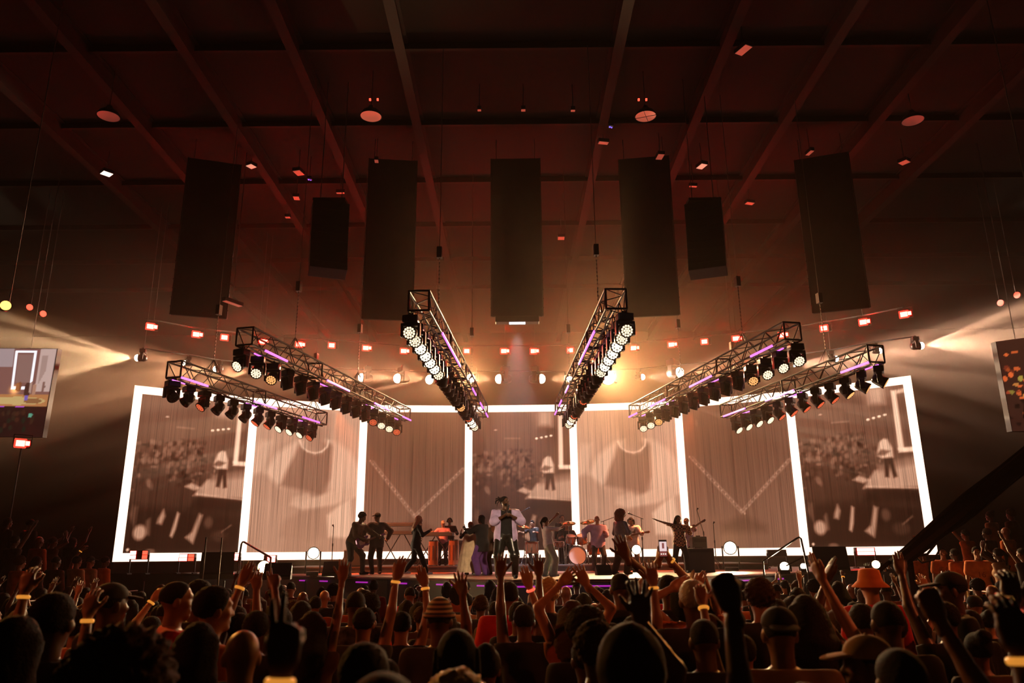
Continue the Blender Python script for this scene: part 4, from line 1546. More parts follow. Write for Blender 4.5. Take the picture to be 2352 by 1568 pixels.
CL = {'black': fabric('cloth_black', (0.012, 0.011, 0.012)), 'charcoal': fabric('cloth_charcoal', (0.03, 0.028, 0.03)), 'navy': fabric('cloth_navy', (0.015, 0.018, 0.035)), 'grey': fabric('cloth_grey', (0.12, 0.11, 0.105)),
      'red': fabric('cloth_red', (0.42, 0.012, 0.014)), 'white': fabric('cloth_white', (0.62, 0.58, 0.55)), 'cream': fabric('cloth_cream', (0.55, 0.42, 0.28)), 'brown': fabric('cloth_brown', (0.06, 0.03, 0.018)),
      'lilac': fabric('cloth_lilac', (0.46, 0.36, 0.58)), 'lavender': fabric('cloth_lavender', (0.50, 0.40, 0.55)), 'pink': fabric('cloth_pink', (0.50, 0.20, 0.22)), 'purple': fabric('cloth_purple', (0.10, 0.035, 0.16)),
      'orange': fabric('cloth_orange', (0.55, 0.16, 0.04)), 'tan': fabric('cloth_tan', (0.34, 0.20, 0.11)), 'olive': fabric('cloth_olive', (0.07, 0.06, 0.03)), 'rust': fabric('cloth_rust', (0.28, 0.07, 0.025)),
      'satin': mat('cloth_satin_grey', (0.16, 0.15, 0.14), 0.35, noise=0.3, nscale=6), 'leather': mat('cloth_leather', (0.012, 0.011, 0.009), 0.24, noise=0.2), 'denim': fabric('cloth_denim', (0.05, 0.06, 0.09)),
      'maroon': fabric('cloth_maroon', (0.12, 0.014, 0.016)), 'mint': fabric('cloth_pale_green', (0.36, 0.40, 0.30))}


def plaid():
    m = bpy.data.materials.new('cloth_plaid')
    m.use_nodes = True
    nt = m.node_tree
    b = nt.nodes['Principled BSDF']
    b.inputs['Roughness'].default_value = 0.85
    tc = nt.nodes.new('ShaderNodeTexCoord')
    ck = nt.nodes.new('ShaderNodeTexChecker')
    ck.inputs['Scale'].default_value = 22
    ck.inputs['Color1'].default_value = (0.03, 0.016, 0.012, 1)
    ck.inputs['Color2'].default_value = (0.42, 0.22, 0.12, 1)
    nt.links.new(tc.outputs['Object'], ck.inputs['Vector'])
    nt.links.new(ck.outputs['Color'], b.inputs['Base Color'])
    return m


def stripes(name, c1, c2, scale, axis=2):
    m = bpy.data.materials.new(name)
    m.use_nodes = True
    nt = m.node_tree
    b = nt.nodes['Principled BSDF']
    b.inputs['Roughness'].default_value = 0.85
    tc = nt.nodes.new('ShaderNodeTexCoord')
    w = nt.nodes.new('ShaderNodeTexWave')
    w.bands_direction = 'XYZ'[axis]
    w.inputs['Scale'].default_value = scale
    r = nt.nodes.new('ShaderNodeValToRGB')
    r.color_ramp.interpolation = 'CONSTANT'
    r.color_ramp.elements[0].color = (*c1, 1)
    r.color_ramp.elements[1].position = 0.5
    r.color_ramp.elements[1].color = (*c2, 1)
    nt.links.new(tc.outputs['Object'], w.inputs['Vector'])
    nt.links.new(w.outputs['Fac'], r.inputs['Fac'])
    nt.links.new(r.outputs['Color'], b.inputs['Base Color'])
    return m


CL['plaid'] = plaid()
CL['beanie_stripe'] = stripes('beanie_stripe', (0.04, 0.03, 0.03), (0.32, 0.22, 0.13), 11)
CL['tee_print'] = fabric('cloth_dark_print', (0.05, 0.045, 0.05), noise=0.9, nscale=14)
M_band = mat('glowing_wristband', (0.4, 0.3, 0.1), 0.4, emit=(1.0, 0.36, 0.045), es=0.62)
M_band_r = mat('glowing_wristband_red', (0.4, 0.1, 0.05), 0.4, emit=(1.0, 0.12, 0.06), es=1.2)


def ik(a, t, l1, l2, hint):
    a, t, hint = np.asarray(a, float), np.asarray(t, float), np.asarray(hint, float)
    d = t - a
    L = np.linalg.norm(d)
    mx = (l1 + l2) * 0.999
    if L > mx:
        t = a + d / L * mx
        d = t - a
        L = mx
    L = max(L, abs(l1 - l2) + 0.02)
    u = d / np.linalg.norm(d)
    c = (l1 * l1 + L * L - l2 * l2) / (2 * L)
    h = math.sqrt(max(l1 * l1 - c * c, 0))
    p = hint - u * (hint @ u)
    n = np.linalg.norm(p)
    p = p / n if n > 1e-6 else np.array([0, 0, 1.0])
    return a + u * c + p * h, t


def unit(v):
    v = np.asarray(v, float)
    return v / (np.linalg.norm(v) + 1e-9)


def person(label, loc, rz=0.0, H=1.75, bulk=1.0, fem=False, skin='dark', hairk='short', hairc='black', top='black', sleeves='long', bottom='black', shoes='black',
           lean=0.0, side=0.0, twist=0.0, crouch=0.0, head=(0, 0, 0), RA=None, LA=None, feet=None, group=None, cell=0.02, extra=None, legs=(0.095, 0.066, 0.052),
           topcuts=None, loose=0.012, bands=(), skirt=None, inner=None, hoodie=False, name='person', noface=False, toplen=0.0, beard=False, hatc=None):
    """RA / LA: dict(w=wrist target in body frame (x right, y forward, z up), hint, hand, dir, palm)"""
    S = H / 1.75
    sw = (0.165 if fem else 0.185) * S * (0.6 + 0.4 * bulk)
    zp = (0.93 - crouch) * S
    Rs = rotm('Z', twist) @ rotm('X', -lean) @ rotm('Y', side)
    P0 = np.array([0, 0, zp])

    def sp(x, y, z):
        return P0 + Rs @ (np.array([x, y, z]) * S)
    nk = sp(0, 0.0, 0.53)
    Rh = Rs @ rotm('X', lean * 0.7) @ rotm('Z', head[0]) @ rotm('X', head[1]) @ rotm('Y', head[2])
    hc = nk + Rh @ np.array([0, 0.015, 0.165]) * S
    b = bulk
    bx = (0.92 if fem else 1.0)
    torso = [ell(sp(0, 0.0, 0.33), np.array([0.165 * b * bx, 0.112 * b, 0.20]) * S, Rs, 0.06), ell(sp(0, 0.005, 0.13), np.array([(0.125 if fem else 0.145) * b, 0.102 * b ** 1.3, 0.19]) * S, Rs, 0.06),
             ell(sp(0, 0, -0.01), np.array([(0.165 if fem else 0.158) * b, 0.118 * b, 0.14]) * S, Rs, 0.06)]
    sh = {1: sp(sw / S, 0, 0.475), -1: sp(-sw / S, 0, 0.475)}
    torso += [cap(sp(-sw / S * 0.8, 0, 0.46), sp(sw / S * 0.8, 0, 0.46), 0.066 * S * (0.7 + 0.3 * b), k=0.05), cap(sp(0, -0.012, 0.44), nk + Rh @ np.array([0, 0, 0.04]), 0.062 * S, 0.05 * S, 0.04)]
    if fem:
        for sx in (-1, 1):
            torso.append(ell(sp(sx * 0.075, 0.085, 0.31), np.array([0.065, 0.06, 0.065]) * S * (0.7 + 0.3 * b), Rs, 0.04))
    limbs, sleeve, hands_, wr = [], [], [], {}
    ar = S * (0.75 + 0.25 * b) * (0.88 if fem else 1.0)
    for sx, A in ((1, RA), (-1, LA)):
        s0 = sh[sx]
        # a raised arm lifts its shoulder
        if A is None:
            A = dict(w=(sx * (sw + 0.10 * S), 0.06, (0.86 - crouch) * S), hint=(sx * 0.4, -1, 0), hand='relax', palm=(-sx, 0, 0))
        w = np.asarray(A['w'], float)
        if w[2] > s0[2] + 0.1:
            s0 = s0 + np.array([-sx * 0.015, 0.0, 0.045]) * S
        el, w = ik(s0, w, 0.285 * S, 0.255 * S, A.get('hint', (sx * 0.7, -0.5, -0.3)))
        fd = unit(w - el)
        hd = unit(A.get('dir', fd))
        pn = np.asarray(A.get('palm', (0, 1, 0)), float)
        pn = unit(pn - hd * (pn @ hd))
        wr[sx] = (w, fd, hd, pn)
        limbs += [cap(s0, el, 0.052 * ar, 0.041 * ar, 0.035), cap(el, w, 0.041 * ar, 0.026 * ar, 0.02)]
        if sleeves == 'long':
            sleeve += [cap(s0, el, (0.056 + loose) * ar, (0.046 + loose) * ar, 0.04), cap(el, el + (w - el) * 0.93, (0.046 + loose) * ar, (0.031 + loose) * ar, 0.03)]
        elif sleeves == 'short':
            sleeve += [cap(s0, s0 + (el - s0) * 0.66, (0.060 + loose) * ar, (0.062 + loose) * ar, 0.04)]
        elif sleeves == 'elbow':
            sleeve += [cap(s0, el, (0.060 + loose) * ar, (0.056 + loose) * ar, 0.04), cap(el, el + (w - el) * 0.25, (0.056 + loose) * ar, (0.05 + loose) * ar, 0.03)]
        X = np.cross(pn, hd)
        Rm = np.stack([X, pn, hd], 1)
        hv, hf = hand(A.get('hand', 'relax'), sx < 0, A.get('cell', 0.0062))
        hands_.append((hv @ (Rm.T * S * (0.93 if fem else 1.03)) + w, hf))
    if feet is None:
        feet = ((0.11, 0.0), (-0.11, 0.0))
    legp, shoe = [], []
    for sx, ft in ((1, feet[0]), (-1, feet[1])):
        hip = P0 + Rs @ np.array([sx * 0.088 * b ** 0.5, 0, -0.04]) * S
        fz = ft[2] if len(ft) > 2 else 0.0
        fdir = ft[3] if len(ft) > 3 else 0.12 * sx
        an = np.array([ft[0] * S, ft[1] * S, 0.085 * S + fz])
        kn, an = ik(hip, an, 0.43 * S, 0.42 * S, (0.25 * sx, 1, 0))
        legp += [cap(hip, kn, legs[0] * S * b ** 0.7, legs[1] * S * b ** 0.4, 0.05), cap(kn, an, legs[1] * S * b ** 0.4, legs[2] * S, 0.03)]
        fv = np.array([math.sin(fdir), math.cos(fdir), 0])
        pitch = -0.8 * fz
        fvv = np.array([fv[0], fv[1], pitch])
        toe = an + fvv * 0.16 * S + np.array([0, 0, -0.045 * S])
        heel = an - fv * 0.045 * S + np.array([0, 0, -0.043 * S])
        shoe.append([cap(heel, toe, 0.043 * S, 0.034 * S, 0.01), cap(an + np.array([0, 0, 0.02]), an + fvv * 0.05 * S + np.array([0, 0, -0.035 * S]), 0.05 * S, 0.045 * S, 0.02)])
    # ---- body mesh
    parts = [sdf(torso + limbs + legp, cell)]
    hvv, hff = HEADV[fem]
    parts.append((hvv @ (Rh.T * S) + hc, hff))
    parts += hands_
    V = np.concatenate([p[0] for p in parts])
    off = 0
    Fq = []
    for p in parts:
        Fq.append(np.asarray(p[1]) + off)
        off += len(p[0])
    Fq = np.concatenate(Fq)
    me = mesh_of(name, V, Fq, M_skin_[skin], True)
    root = link(name, me, None, loc, (0, 0, rz))
    tag(root, label, 'person', group)
    HM = Matrix((tuple(Rh[0] * S) + (hc[0],), tuple(Rh[1] * S) + (hc[1],), tuple(Rh[2] * S) + (hc[2],), (0, 0, 0, 1)))
    if not noface:
        ey = MB()
        for sx in (-1, 1):
            ey.lathe([(0.0, -0.008), (0.011, 0.0), (0.008, 0.006), (0.0, 0.009)], 8, Matrix.Translation((sx * 0.031, 0.078, 0.008)) @ Matrix.Rotation(-PI / 2, 4, 'X'))
        ey.build('eyes', M_eye, root, True, mw=HM)
    if beard:
        bv, bf = sdf([ell((0, 0.030, -0.062), (0.062, 0.062, 0.060))], 0.009, [lambda X, Y, Z: (Z + 0.045), lambda X, Y, Z: -(Y - 0.0)])
        link('beard', mesh_of('beard', bv, bf, M_hair[hairc], True), root, mw=HM)
    for hk in (hairk if isinstance(hairk, (list, tuple)) else [hairk]):
        if hk in (None, 'bald'):
            continue
        nm = {'beanie': 'beanie', 'cuff': 'beanie_cuff', 'cap': 'cap', 'backcap': 'cap', 'bucket': 'bucket_hat', 'hood': 'hood', 'scarf': 'headscarf', 'phones': 'headphones'}.get(hk, 'hair')
        o = link(nm, hair(hk), root, mw=HM)
        m_ = M_hair.get(hairc, M_hair['black']) if nm == 'hair' else CL.get(hatc or top, CL['black'])
        o.material_slots[0].link = 'OBJECT'
        o.material_slots[0].material = m_
    # ---- clothes
    def inflate(P, d):
        return [(p[0], p[1], p[2] if p[0] == 'c' else p[2] + d, (p[3] + d) if p[0] == 'c' else p[3], (p[4] + d) if p[0] == 'c' else None, p[5]) for p in P]
    if top:
        neck_cut = lambda X, Y, Z: (np.hypot(X - nk[0], Y - nk[1]) * 0 + ((X - nk[0]) * Rs[0, 2] + (Y - nk[1]) * Rs[1, 2] + (Z - nk[2]) * Rs[2, 2]) - 0.0 + 0.9 * (Y - nk[1]) * 0.25)
        tp = inflate(torso[:3], loose) + inflate(torso[3:4], loose) + [cap(sp(0, -0.012, 0.44), nk, 0.074 * S, 0.066 * S, 0.04)]
        if toplen:
            tp.append(cap(sp(-0.05 * b, 0, -0.02), sp(-0.06 * b, 0, -0.16 - toplen), 0.125 * b * S, 0.135 * b * S, 0.06))
            tp.append(cap(sp(0.05 * b, 0, -0.02), sp(0.06 * b, 0, -0.16 - toplen), 0.125 * b * S, 0.135 * b * S, 0.06))
        if fem:
            tp += inflate(torso[5:], loose * 0.6)
        hem = sp(0, 0, -0.10 - toplen)
        hem_cut = lambda X, Y, Z: np.where(np.abs(X) + np.abs(Y) * 0.6 < 0.34 * S * b, -((X - hem[0]) * Rs[0, 2] + (Y - hem[1]) * Rs[1, 2] + (Z - hem[2]) * Rs[2, 2]), -1.0)
        tv, tf = sdf(tp + sleeve, cell, [neck_cut, hem_cut] + list(topcuts or []))
        o = link('top', mesh_of('top', tv, tf, CL[top], True), root)
    if inner:
        tp = inflate(torso[:3], 0.006) + inflate(torso[3:4], 0.005)
        tv, tf = sdf(tp, cell, [lambda X, Y, Z: Z - (nk[2] - 0.02)])
        link('undershirt', mesh_of('undershirt', tv, tf, CL[inner], True), root)
    if skirt:
        z1, z0, r1, r0, sm = skirt
        n = 48
        vv, ff = [], []
        for j in range(9):
            t = j / 8
            rr = r1 + (r0 - r1) * t ** 0.8
            for i in range(n):
                a = 2 * PI * i / n
                q = rr * (1 + (0.02 + 0.07 * t) * math.cos(a * 14 + math.sin(a * 3)))
                vv.append((q * math.cos(a), q * 0.8 * math.sin(a), z1 + (z0 - z1) * t))
        for j in range(8):
            for i in range(n):
                a0, a1 = j * n + i, j * n + (i + 1) % n
                ff.append((a0, a0 + n, a1 + n, a1))
        link('skirt', mesh_of('skirt', vv, ff, CL[sm], True), root)
    elif bottom:
        lp = inflate(torso[2:3], 0.007) + inflate(legp, 0.011)
        bv, bf = sdf(lp, cell, [lambda X, Y, Z: Z - (zp + 0.10 * S)])
        link('trousers', mesh_of('trousers', bv, bf, CL[bottom], True), root)
    for s_ in shoe:
        sv, sf = sdf(s_, max(cell * 0.7, 0.012))
        link('shoe', mesh_of('shoe', sv, sf, CL[shoes], True), root)
    for (sx, red) in bands:
        w, fd, hd, pn = wr[sx]
        q = Matrix.Translation(Vector(w - fd * 0.035)) @ frame_to((0, 0, 0), Vector(fd)).to_3x3().to_4x4()
        MB().lathe([(0.030 * S, -0.011), (0.036 * S, -0.010), (0.040 * S, -0.004), (0.040 * S, 0.004), (0.036 * S, 0.010), (0.030 * S, 0.011), (0.030 * S, -0.011)], 16).build('wristband', M_band_r if red else M_band, root, True, mw=q)
    root['_wr'] = 0
    del root['_wr']
    return root, wr, HM

# ------------------------------------------------------------------ band and singers on the stage
def stand(px, depth, top_py, z=None):
    z = STAGE_Z if z is None else z
    p = at_y(px, top_py, depth)
    return Vector((p.x, p.y, z)), p.z - z


def shift(root, dx, dy):
    pass


GB = 'band and singers on the stage'


def deg(*a):
    return tuple(math.radians(x) for x in a)


# lead singer: open lilac shirt over black tee, leather trousers, both hands round a microphone
loc, h = stand(1161, 17.3, 1138)
S8 = h / 1.76
front_open = lambda X, Y, Z: np.where(Y > 0.02, 0.115 * S8 + 0.10 * np.clip((1.30 * S8 - Z), 0, 1) * 0.35 - np.abs(X + 0.01), -1.0)
root, wr, HM = person('lead singer in open lilac shirt over black tee singing into a microphone', loc, PI + 0.05, h * 0.995, 1.42, False, 'dark', 'dreads', 'black', 'lilac', 'elbow', 'leather', 'charcoal',
                      lean=-0.02, head=(0.8, 0.22, 0.0), cell=0.014, group=GB, loose=0.03, toplen=0.06, inner='black', beard=True, legs=(0.105, 0.085, 0.06), topcuts=[front_open],
                      RA=dict(w=(0.06, 0.30, 1.30 * S8), hint=(1, -0.2, -0.8), hand='hold', dir=(-0.75, 0.3, 0.55), palm=(-0.5, 0.3, -0.7), cell=0.005),
                      LA=dict(w=(-0.14, 0.28, 1.30 * S8), hint=(-1, -0.2, -0.8), hand='hold', dir=(0.7, 0.35, 0.5), palm=(0.6, 0.2, -0.6), cell=0.005), feet=((0.17, 0.05), (-0.20, -0.02)), bands=())
# chain
hm = HM
nc = MB()
pts = [Vector((0.085 * math.sin(a), 0.055 + 0.035 * math.cos(a), 1.49 * S8 - 0.055 * max(0, math.cos(a)) - 0.02)) for a in np.linspace(-PI * 0.62, PI * 0.62, 17)]
nc.path(pts, 0.011, 6).build('necklace', mat('pale_gold', (0.8, 0.68, 0.42), 0.25, 0.8), root)
mc = Matrix.Translation(loc) @ Matrix.Rotation(PI + 0.05, 4, 'Z')
m0, m1 = mc @ Vector((0.0, 0.36, 1.30 * S8)), mc @ Vector((-0.06, 0.20, 1.53 * S8))
mic = empty('handheld_microphone', m0, 0, "black handheld microphone held at the lead singer's mouth", 'microphone')
MB().tube((0, 0, 0), m1 - m0, 0.014, 0.019).build('handle', M_mic, mic)
MB().lathe([(0.0, -0.028), (0.022, -0.02), (0.027, 0.0), (0.022, 0.02), (0.0, 0.028)], 12, Matrix.Translation(m1 - m0)).build('grille', M_grill, mic, True)


def guitar(label, base, neck_dir, face, col, L=0.95, up=None):
    """base: centre of the body; neck_dir: unit vector; face: direction the front looks"""
    o = empty('electric_guitar', base, 0, label, 'guitar', 'guitars held by band members')
    n = Vector(neck_dir).normalized()
    f = Vector(face)
    f = (f - n * f.dot(n)).normalized()
    x = n.cross(f)
    M = Matrix((x, f, n)).transposed().to_4x4()
    out = [(0.0, -0.20), (0.10, -0.19), (0.155, -0.12), (0.15, -0.04), (0.11, 0.02), (0.12, 0.08), (0.135, 0.15), (0.10, 0.20), (0.055, 0.17), (0.03, 0.14),
           (-0.03, 0.14), (-0.06, 0.19), (-0.11, 0.23), (-0.135, 0.17), (-0.12, 0.08), (-0.11, 0.02), (-0.15, -0.04), (-0.155, -0.12), (-0.10, -0.19)]
    MB().prism(out, -0.022, 0.022, M).build('body', col, o)
    MB().prism([(-0.06, -0.12), (0.06, -0.12), (0.07, 0.05), (-0.05, 0.10)], 0.022, 0.028, M).build('pickguard', M_keys, o)
    MB().prism([(-0.026, 0.12), (0.026, 0.12), (0.021, L - 0.30), (-0.021, L - 0.30)], 0.0, 0.026, M).build('neck', mat('guitar_neck', (0.16, 0.07, 0.03), 0.4), o)
    MB().prism([(-0.024, L - 0.30), (0.024, L - 0.30), (0.045, L - 0.20), (0.02, L - 0.14), (-0.02, L - 0.16)], 0.0, 0.02, M).build('headstock', col, o)
    return o


M_gblack = mat('guitar_dark', (0.03, 0.015, 0.02), 0.2)
M_gviol = mat('guitar_purple_reflection', (0.16, 0.05, 0.16), 0.25, 0.4)  # purple reflection on the guitar put into its base colour
M_gsun = mat('guitar_sunburst', (0.30, 0.09, 0.02), 0.25)

# hunched guitarist at the far left
loc, h = stand(812, 21.6, 1186)
person('hunched guitarist in dark jacket bending forward at the left of the band', loc, -1.95, 1.76, 1.1, False, 'dark', 'curl', 'black', 'brown', 'long', 'charcoal', 'black', lean=0.42, crouch=0.05, head=(0.2, -0.2, 0), cell=0.018,
       group=GB, loose=0.03, RA=dict(w=(0.05, 0.42, 0.92), hint=(0.4, -0.5, -0.9), hand='relax', palm=(0, -1, 0.2)), LA=dict(w=(-0.40, 0.55, 1.02), hint=(-1, -0.3, -0.5), hand='hold', palm=(0.3, -0.6, 0.6)), feet=((0.2, -0.12), (-0.22, 0.22)))
gp = Matrix.Translation(loc) @ Matrix.Rotation(-1.95, 4, 'Z')
guitar('electric guitar with purple reflection in its colour, slung low on the hunched guitarist', gp @ Vector((0.06, 0.36, 0.86)), gp.to_3x3() @ Vector((-0.85, 0.3, 0.28)), gp.to_3x3() @ Vector((0.1, 1, 0.2)), M_gviol)

# man with a dark cap, turned away
loc, h = stand(868, 22.3, 1174)
person('man in dark jacket and flat dark cap standing beside the hunched guitarist', loc, 0.5, h * 0.98, 1.12, False, 'dark', ['crop', 'cap'], 'black', 'charcoal', 'long', 'black', 'black', head=(0.5, 0, 0), cell=0.018, group=GB, loose=0.03, toplen=0.08,
       RA=dict(w=(0.36, 0.10, 0.98), hint=(1, -0.6, 0), hand='fist', palm=(-1, 0, 0)), LA=dict(w=(-0.30, 0.25, 1.0), hint=(-1, -0.5, 0), hand='fist', palm=(1, 0, 0)), feet=((0.16, 0.1), (-0.14, -0.1)), hatc='black')

# woman with very long auburn hair striding right
loc, h = stand(957, 20.2, 1181)
person('woman with very long auburn hair striding to the right in a dark fringed outfit', loc, -1.25, h * 0.985, 0.95, True, 'mid', 'verylong', 'auburn', 'black', 'long', 'black', 'white', lean=0.10, head=(0.1, -0.05, 0), cell=0.016, group=GB,
       loose=0.02, toplen=0.06, RA=dict(w=(0.20, 0.30, 1.10), hint=(0.4, -0.5, -0.9), hand='hold', palm=(-1, 0, 0)), LA=dict(w=(-0.26, 0.12, 0.92), hint=(-1, -0.5, 0), hand='relax', palm=(1, 0, 0)), feet=((0.06, 0.34), (-0.08, -0.30, 0.05)))

# keyboard player in a pink sweater
loc, h = stand(1018, 25.0, 1193, RISER_Z)
person('keyboard player in pink sweater and pale cap facing the audience', loc, PI, h * 0.98, 1.05, False, 'tan', ['cap'], 'brown', 'pink', 'long', 'charcoal', 'black', head=(0, -0.1, 0), cell=0.02, group=GB, loose=0.025, hatc='cream',
       RA=dict(w=(0.30, 0.32, 1.02), hint=(0.4, -0.5, -0.9), hand='relax', palm=(0, 0, -1)), LA=dict(w=(-0.20, 0.34, 1.02), hint=(-0.4, -0.5, -0.9), hand='relax', palm=(0, 0, -1)))
loc, h = stand(1033, 26.6, 1186, RISER_Z)
person('musician in black with headphones in the shadow behind the pink sweater', loc, PI, h * 0.97, 1.1, False, 'dark', ['short', 'phones'], 'black', 'black', 'long', 'black', 'black', cell=0.022, group=GB, hatc='black',
       RA=dict(w=(0.25, 0.3, 1.05), hint=(0.4, -0.5, -0.9), hand='relax', palm=(0, 0, -1)), LA=dict(w=(-0.25, 0.3, 1.05), hint=(-0.4, -0.5, -0.9), hand='relax', palm=(0, 0, -1)))

# woman in a long pleated cream skirt
loc, h = stand(1081, 20.8, 1196)
person('woman in black top and long pleated cream skirt with red head wrap', loc, 0.35, h * 0.985, 0.95, True, 'tan', 'scarf', 'rust', 'black', 'long', None, 'brown', head=(0.2, 0, 0), cell=0.016, group=GB, skirt=(1.04, 0.06, 0.155, 0.36, 'cream'), hatc='rust',
       RA=dict(w=(0.18, 0.28, 1.10), hint=(0.4, -0.5, -0.9), hand='relax', palm=(-1, 0, 0)), LA=dict(w=(-0.18, 0.30, 1.08), hint=(-0.4, -0.5, -0.9), hand='relax', palm=(1, 0, 0)))
# woman in black jacket and purple trousers
loc, h = stand(1108, 20.0, 1180)
person('woman in black jacket and purple trousers reaching to the left, dark bobbed hair', loc, 0.9, h * 0.985, 1.15, True, 'dark', 'bob', 'black', 'black', 'long', 'purple', 'grey', lean=0.05, head=(0.3, 0, 0), cell=0.016, group=GB, loose=0.035, toplen=0.16,
       legs=(0.11, 0.095, 0.085), RA=dict(w=(0.16, 0.42, 1.18), hint=(0.4, -0.5, -0.9), hand='relax', palm=(-1, 0, 0)), LA=dict(w=(-0.22, 0.40, 1.16), hint=(-0.4, -0.5, -0.9), hand='relax', palm=(1, 0, 0)), feet=((0.18, 0.0), (-0.12, 0.06)))
# dancer with long rust-coloured hair half hidden behind the singer
loc, h = stand(1134, 20.8, 1188)
person('dancer with long rust hair and brown coat half hidden behind the lead singer', loc, 0.4, h * 0.98, 1.0, True, 'mid', 'verylong', 'rust', 'brown', 'long', 'brown', 'brown', cell=0.018, group=GB, loose=0.03, toplen=0.2)

# percussionist, singer in cream trousers, two men in the dark by the drums
loc, h = stand(1226, 25.2, 1194, RISER_Z)
person('bare-armed percussionist in black tee leaning over his drums', loc, PI - 0.5, h * 1.0, 1.05, False, 'tan', 'short', 'black', 'black', 'short', 'black', 'black', lean=0.15, head=(0, -0.2, 0), cell=0.02, group=GB,
       RA=dict(w=(0.34, 0.36, 1.02), hint=(0.4, -0.5, -0.9), hand='hold', palm=(0, 0, -1)), LA=dict(w=(-0.24, 0.42, 1.0), hint=(-0.4, -0.5, -0.9), hand='hold', palm=(0, 0, -1)))
loc, h = stand(1258, 18.6, 1185)
person('woman in white cropped jacket and cream flared trousers singing in profile', loc, -1.25, h * 0.99, 0.95, True, 'mid', 'pony', 'black', 'white', 'long', 'mint', 'white', lean=-0.12, head=(0.1, 0.1, 0), cell=0.016, group=GB, loose=0.03,
       legs=(0.105, 0.078, 0.115), RA=dict(w=(0.16, 0.30, 1.12), hint=(0.9, -0.6, -0.3), hand='hold', palm=(-1, 0, 0)), LA=dict(w=(-0.10, 0.26, 1.40), hint=(-0.9, -0.2, -0.5), hand='hold', palm=(0.8, 0, 0.3)), feet=((0.10, 0.10), (-0.12, -0.12)))
loc, h = stand(1290, 26.2, 1180, RISER_Z)
person('man all in black with red-lit face standing behind the drums', loc, PI + 0.3, h * 0.985, 1.1, False, 'tan', 'short', 'black', 'black', 'long', 'black', 'black', cell=0.02, group=GB)
loc, h = stand(1302, 26.0, 1209, RISER_Z)
person('drummer sitting low in black behind the copper drum kit', loc, PI + 0.1, 1.75, 1.05, False, 'tan', 'backcap', 'black', 'black', 'short', 'black', 'black', crouch=0.38, cell=0.022, group=GB, feet=((0.22, 0.42), (-0.22, 0.42)), hatc='black',
       RA=dict(w=(0.25, 0.42, 0.86), hint=(0.4, -0.5, -0.9), hand='hold', palm=(0, 0, -1)), LA=dict(w=(-0.22, 0.45, 0.84), hint=(-0.4, -0.5, -0.9), hand='hold', palm=(0, 0, -1)))
thr = empty('drum_stool', loc + Vector((0, 0.05, 0)), 0, 'round black stool under the sitting drummer', 'stool')
MB().lathe([(0.0, 0.36), (0.17, 0.36), (0.18, 0.39), (0.17, 0.42), (0.0, 0.42)], 20).build('seat', M_spk, thr)
for k in range(3):
    MB().tube((0, 0, 0.36), (0.22 * math.cos(k * 2.09), 0.22 * math.sin(k * 2.09), 0.0), 0.014).build('leg', M_chrome, thr)

# bald man in lavender sweater
loc, h = stand(1371, 23.6, 1182)
person('bald man in loose lavender sweater and dark trousers facing the audience', loc, PI + 0.1, h * 0.985, 1.2, False, 'tan', 'bald', 'black', 'lavender', 'long', 'charcoal', 'black', head=(0, 0.12, 0), cell=0.016, group=GB, loose=0.045, toplen=0.10,
       RA=dict(w=(0.42, 0.10, 0.98), hint=(0.8, -0.6, -0.3), hand='relax', palm=(-0.7, 0, -0.3)), LA=dict(w=(-0.16, 0.30, 1.10), hint=(-0.4, -0.5, -0.9), hand='hold', palm=(0.6, -0.6, 0)), feet=((0.16, 0), (-0.16, 0)))
# big curly-haired dancer
loc, h = stand(1421, 19.6, 1168)
person('dancer with big curly rust hair in grey satin shirt and brown trousers', loc, -1.0, h * 0.965, 1.0, True, 'mid', 'bigcurl', 'rust', 'satin', 'elbow', 'brown', 'brown', lean=0.06, head=(0.2, -0.1, 0), cell=0.016, group=GB, loose=0.035, toplen=0.05,
       legs=(0.11, 0.09, 0.085), RA=dict(w=(0.18, 0.30, 1.02), hint=(0.4, -0.5, -0.9), hand='relax', palm=(-1, 0, 0)), LA=dict(w=(-0.20, 0.26, 1.04), hint=(-0.4, -0.5, -0.9), hand='relax', palm=(1, 0, 0)), feet=((0.12, 0.10), (-0.12, -0.16)))
# guitarist in white shirt
loc, h = stand(1451, 23.4, 1185)
person('guitarist in white shirt with long dark hair looking down at his guitar', loc, PI - 0.5, h * 0.985, 1.12, False, 'tan', 'bob', 'black', 'white', 'long', 'grey', 'black', lean=0.08, head=(0, -0.35, 0), cell=0.016, group=GB, loose=0.03, toplen=0.08,
       RA=dict(w=(0.10, 0.30, 1.00), hint=(0.4, -0.5, -0.9), hand='relax', palm=(0, -1, 0)), LA=dict(w=(-0.42, 0.34, 1.06), hint=(-0.4, -0.5, -0.9), hand='hold', palm=(0.3, -0.7, 0.4)), feet=((0.16, 0.0), (-0.2, 0.08)))
gp = Matrix.Translation(loc) @ Matrix.Rotation(PI - 0.5, 4, 'Z')
guitar('sunburst electric guitar played by the guitarist in white', gp @ Vector((0.12, 0.26, 0.98)), gp.to_3x3() @ Vector((-0.95, 0.12, 0.16)), gp.to_3x3() @ Vector((0, 1, 0.15)), M_gsun)
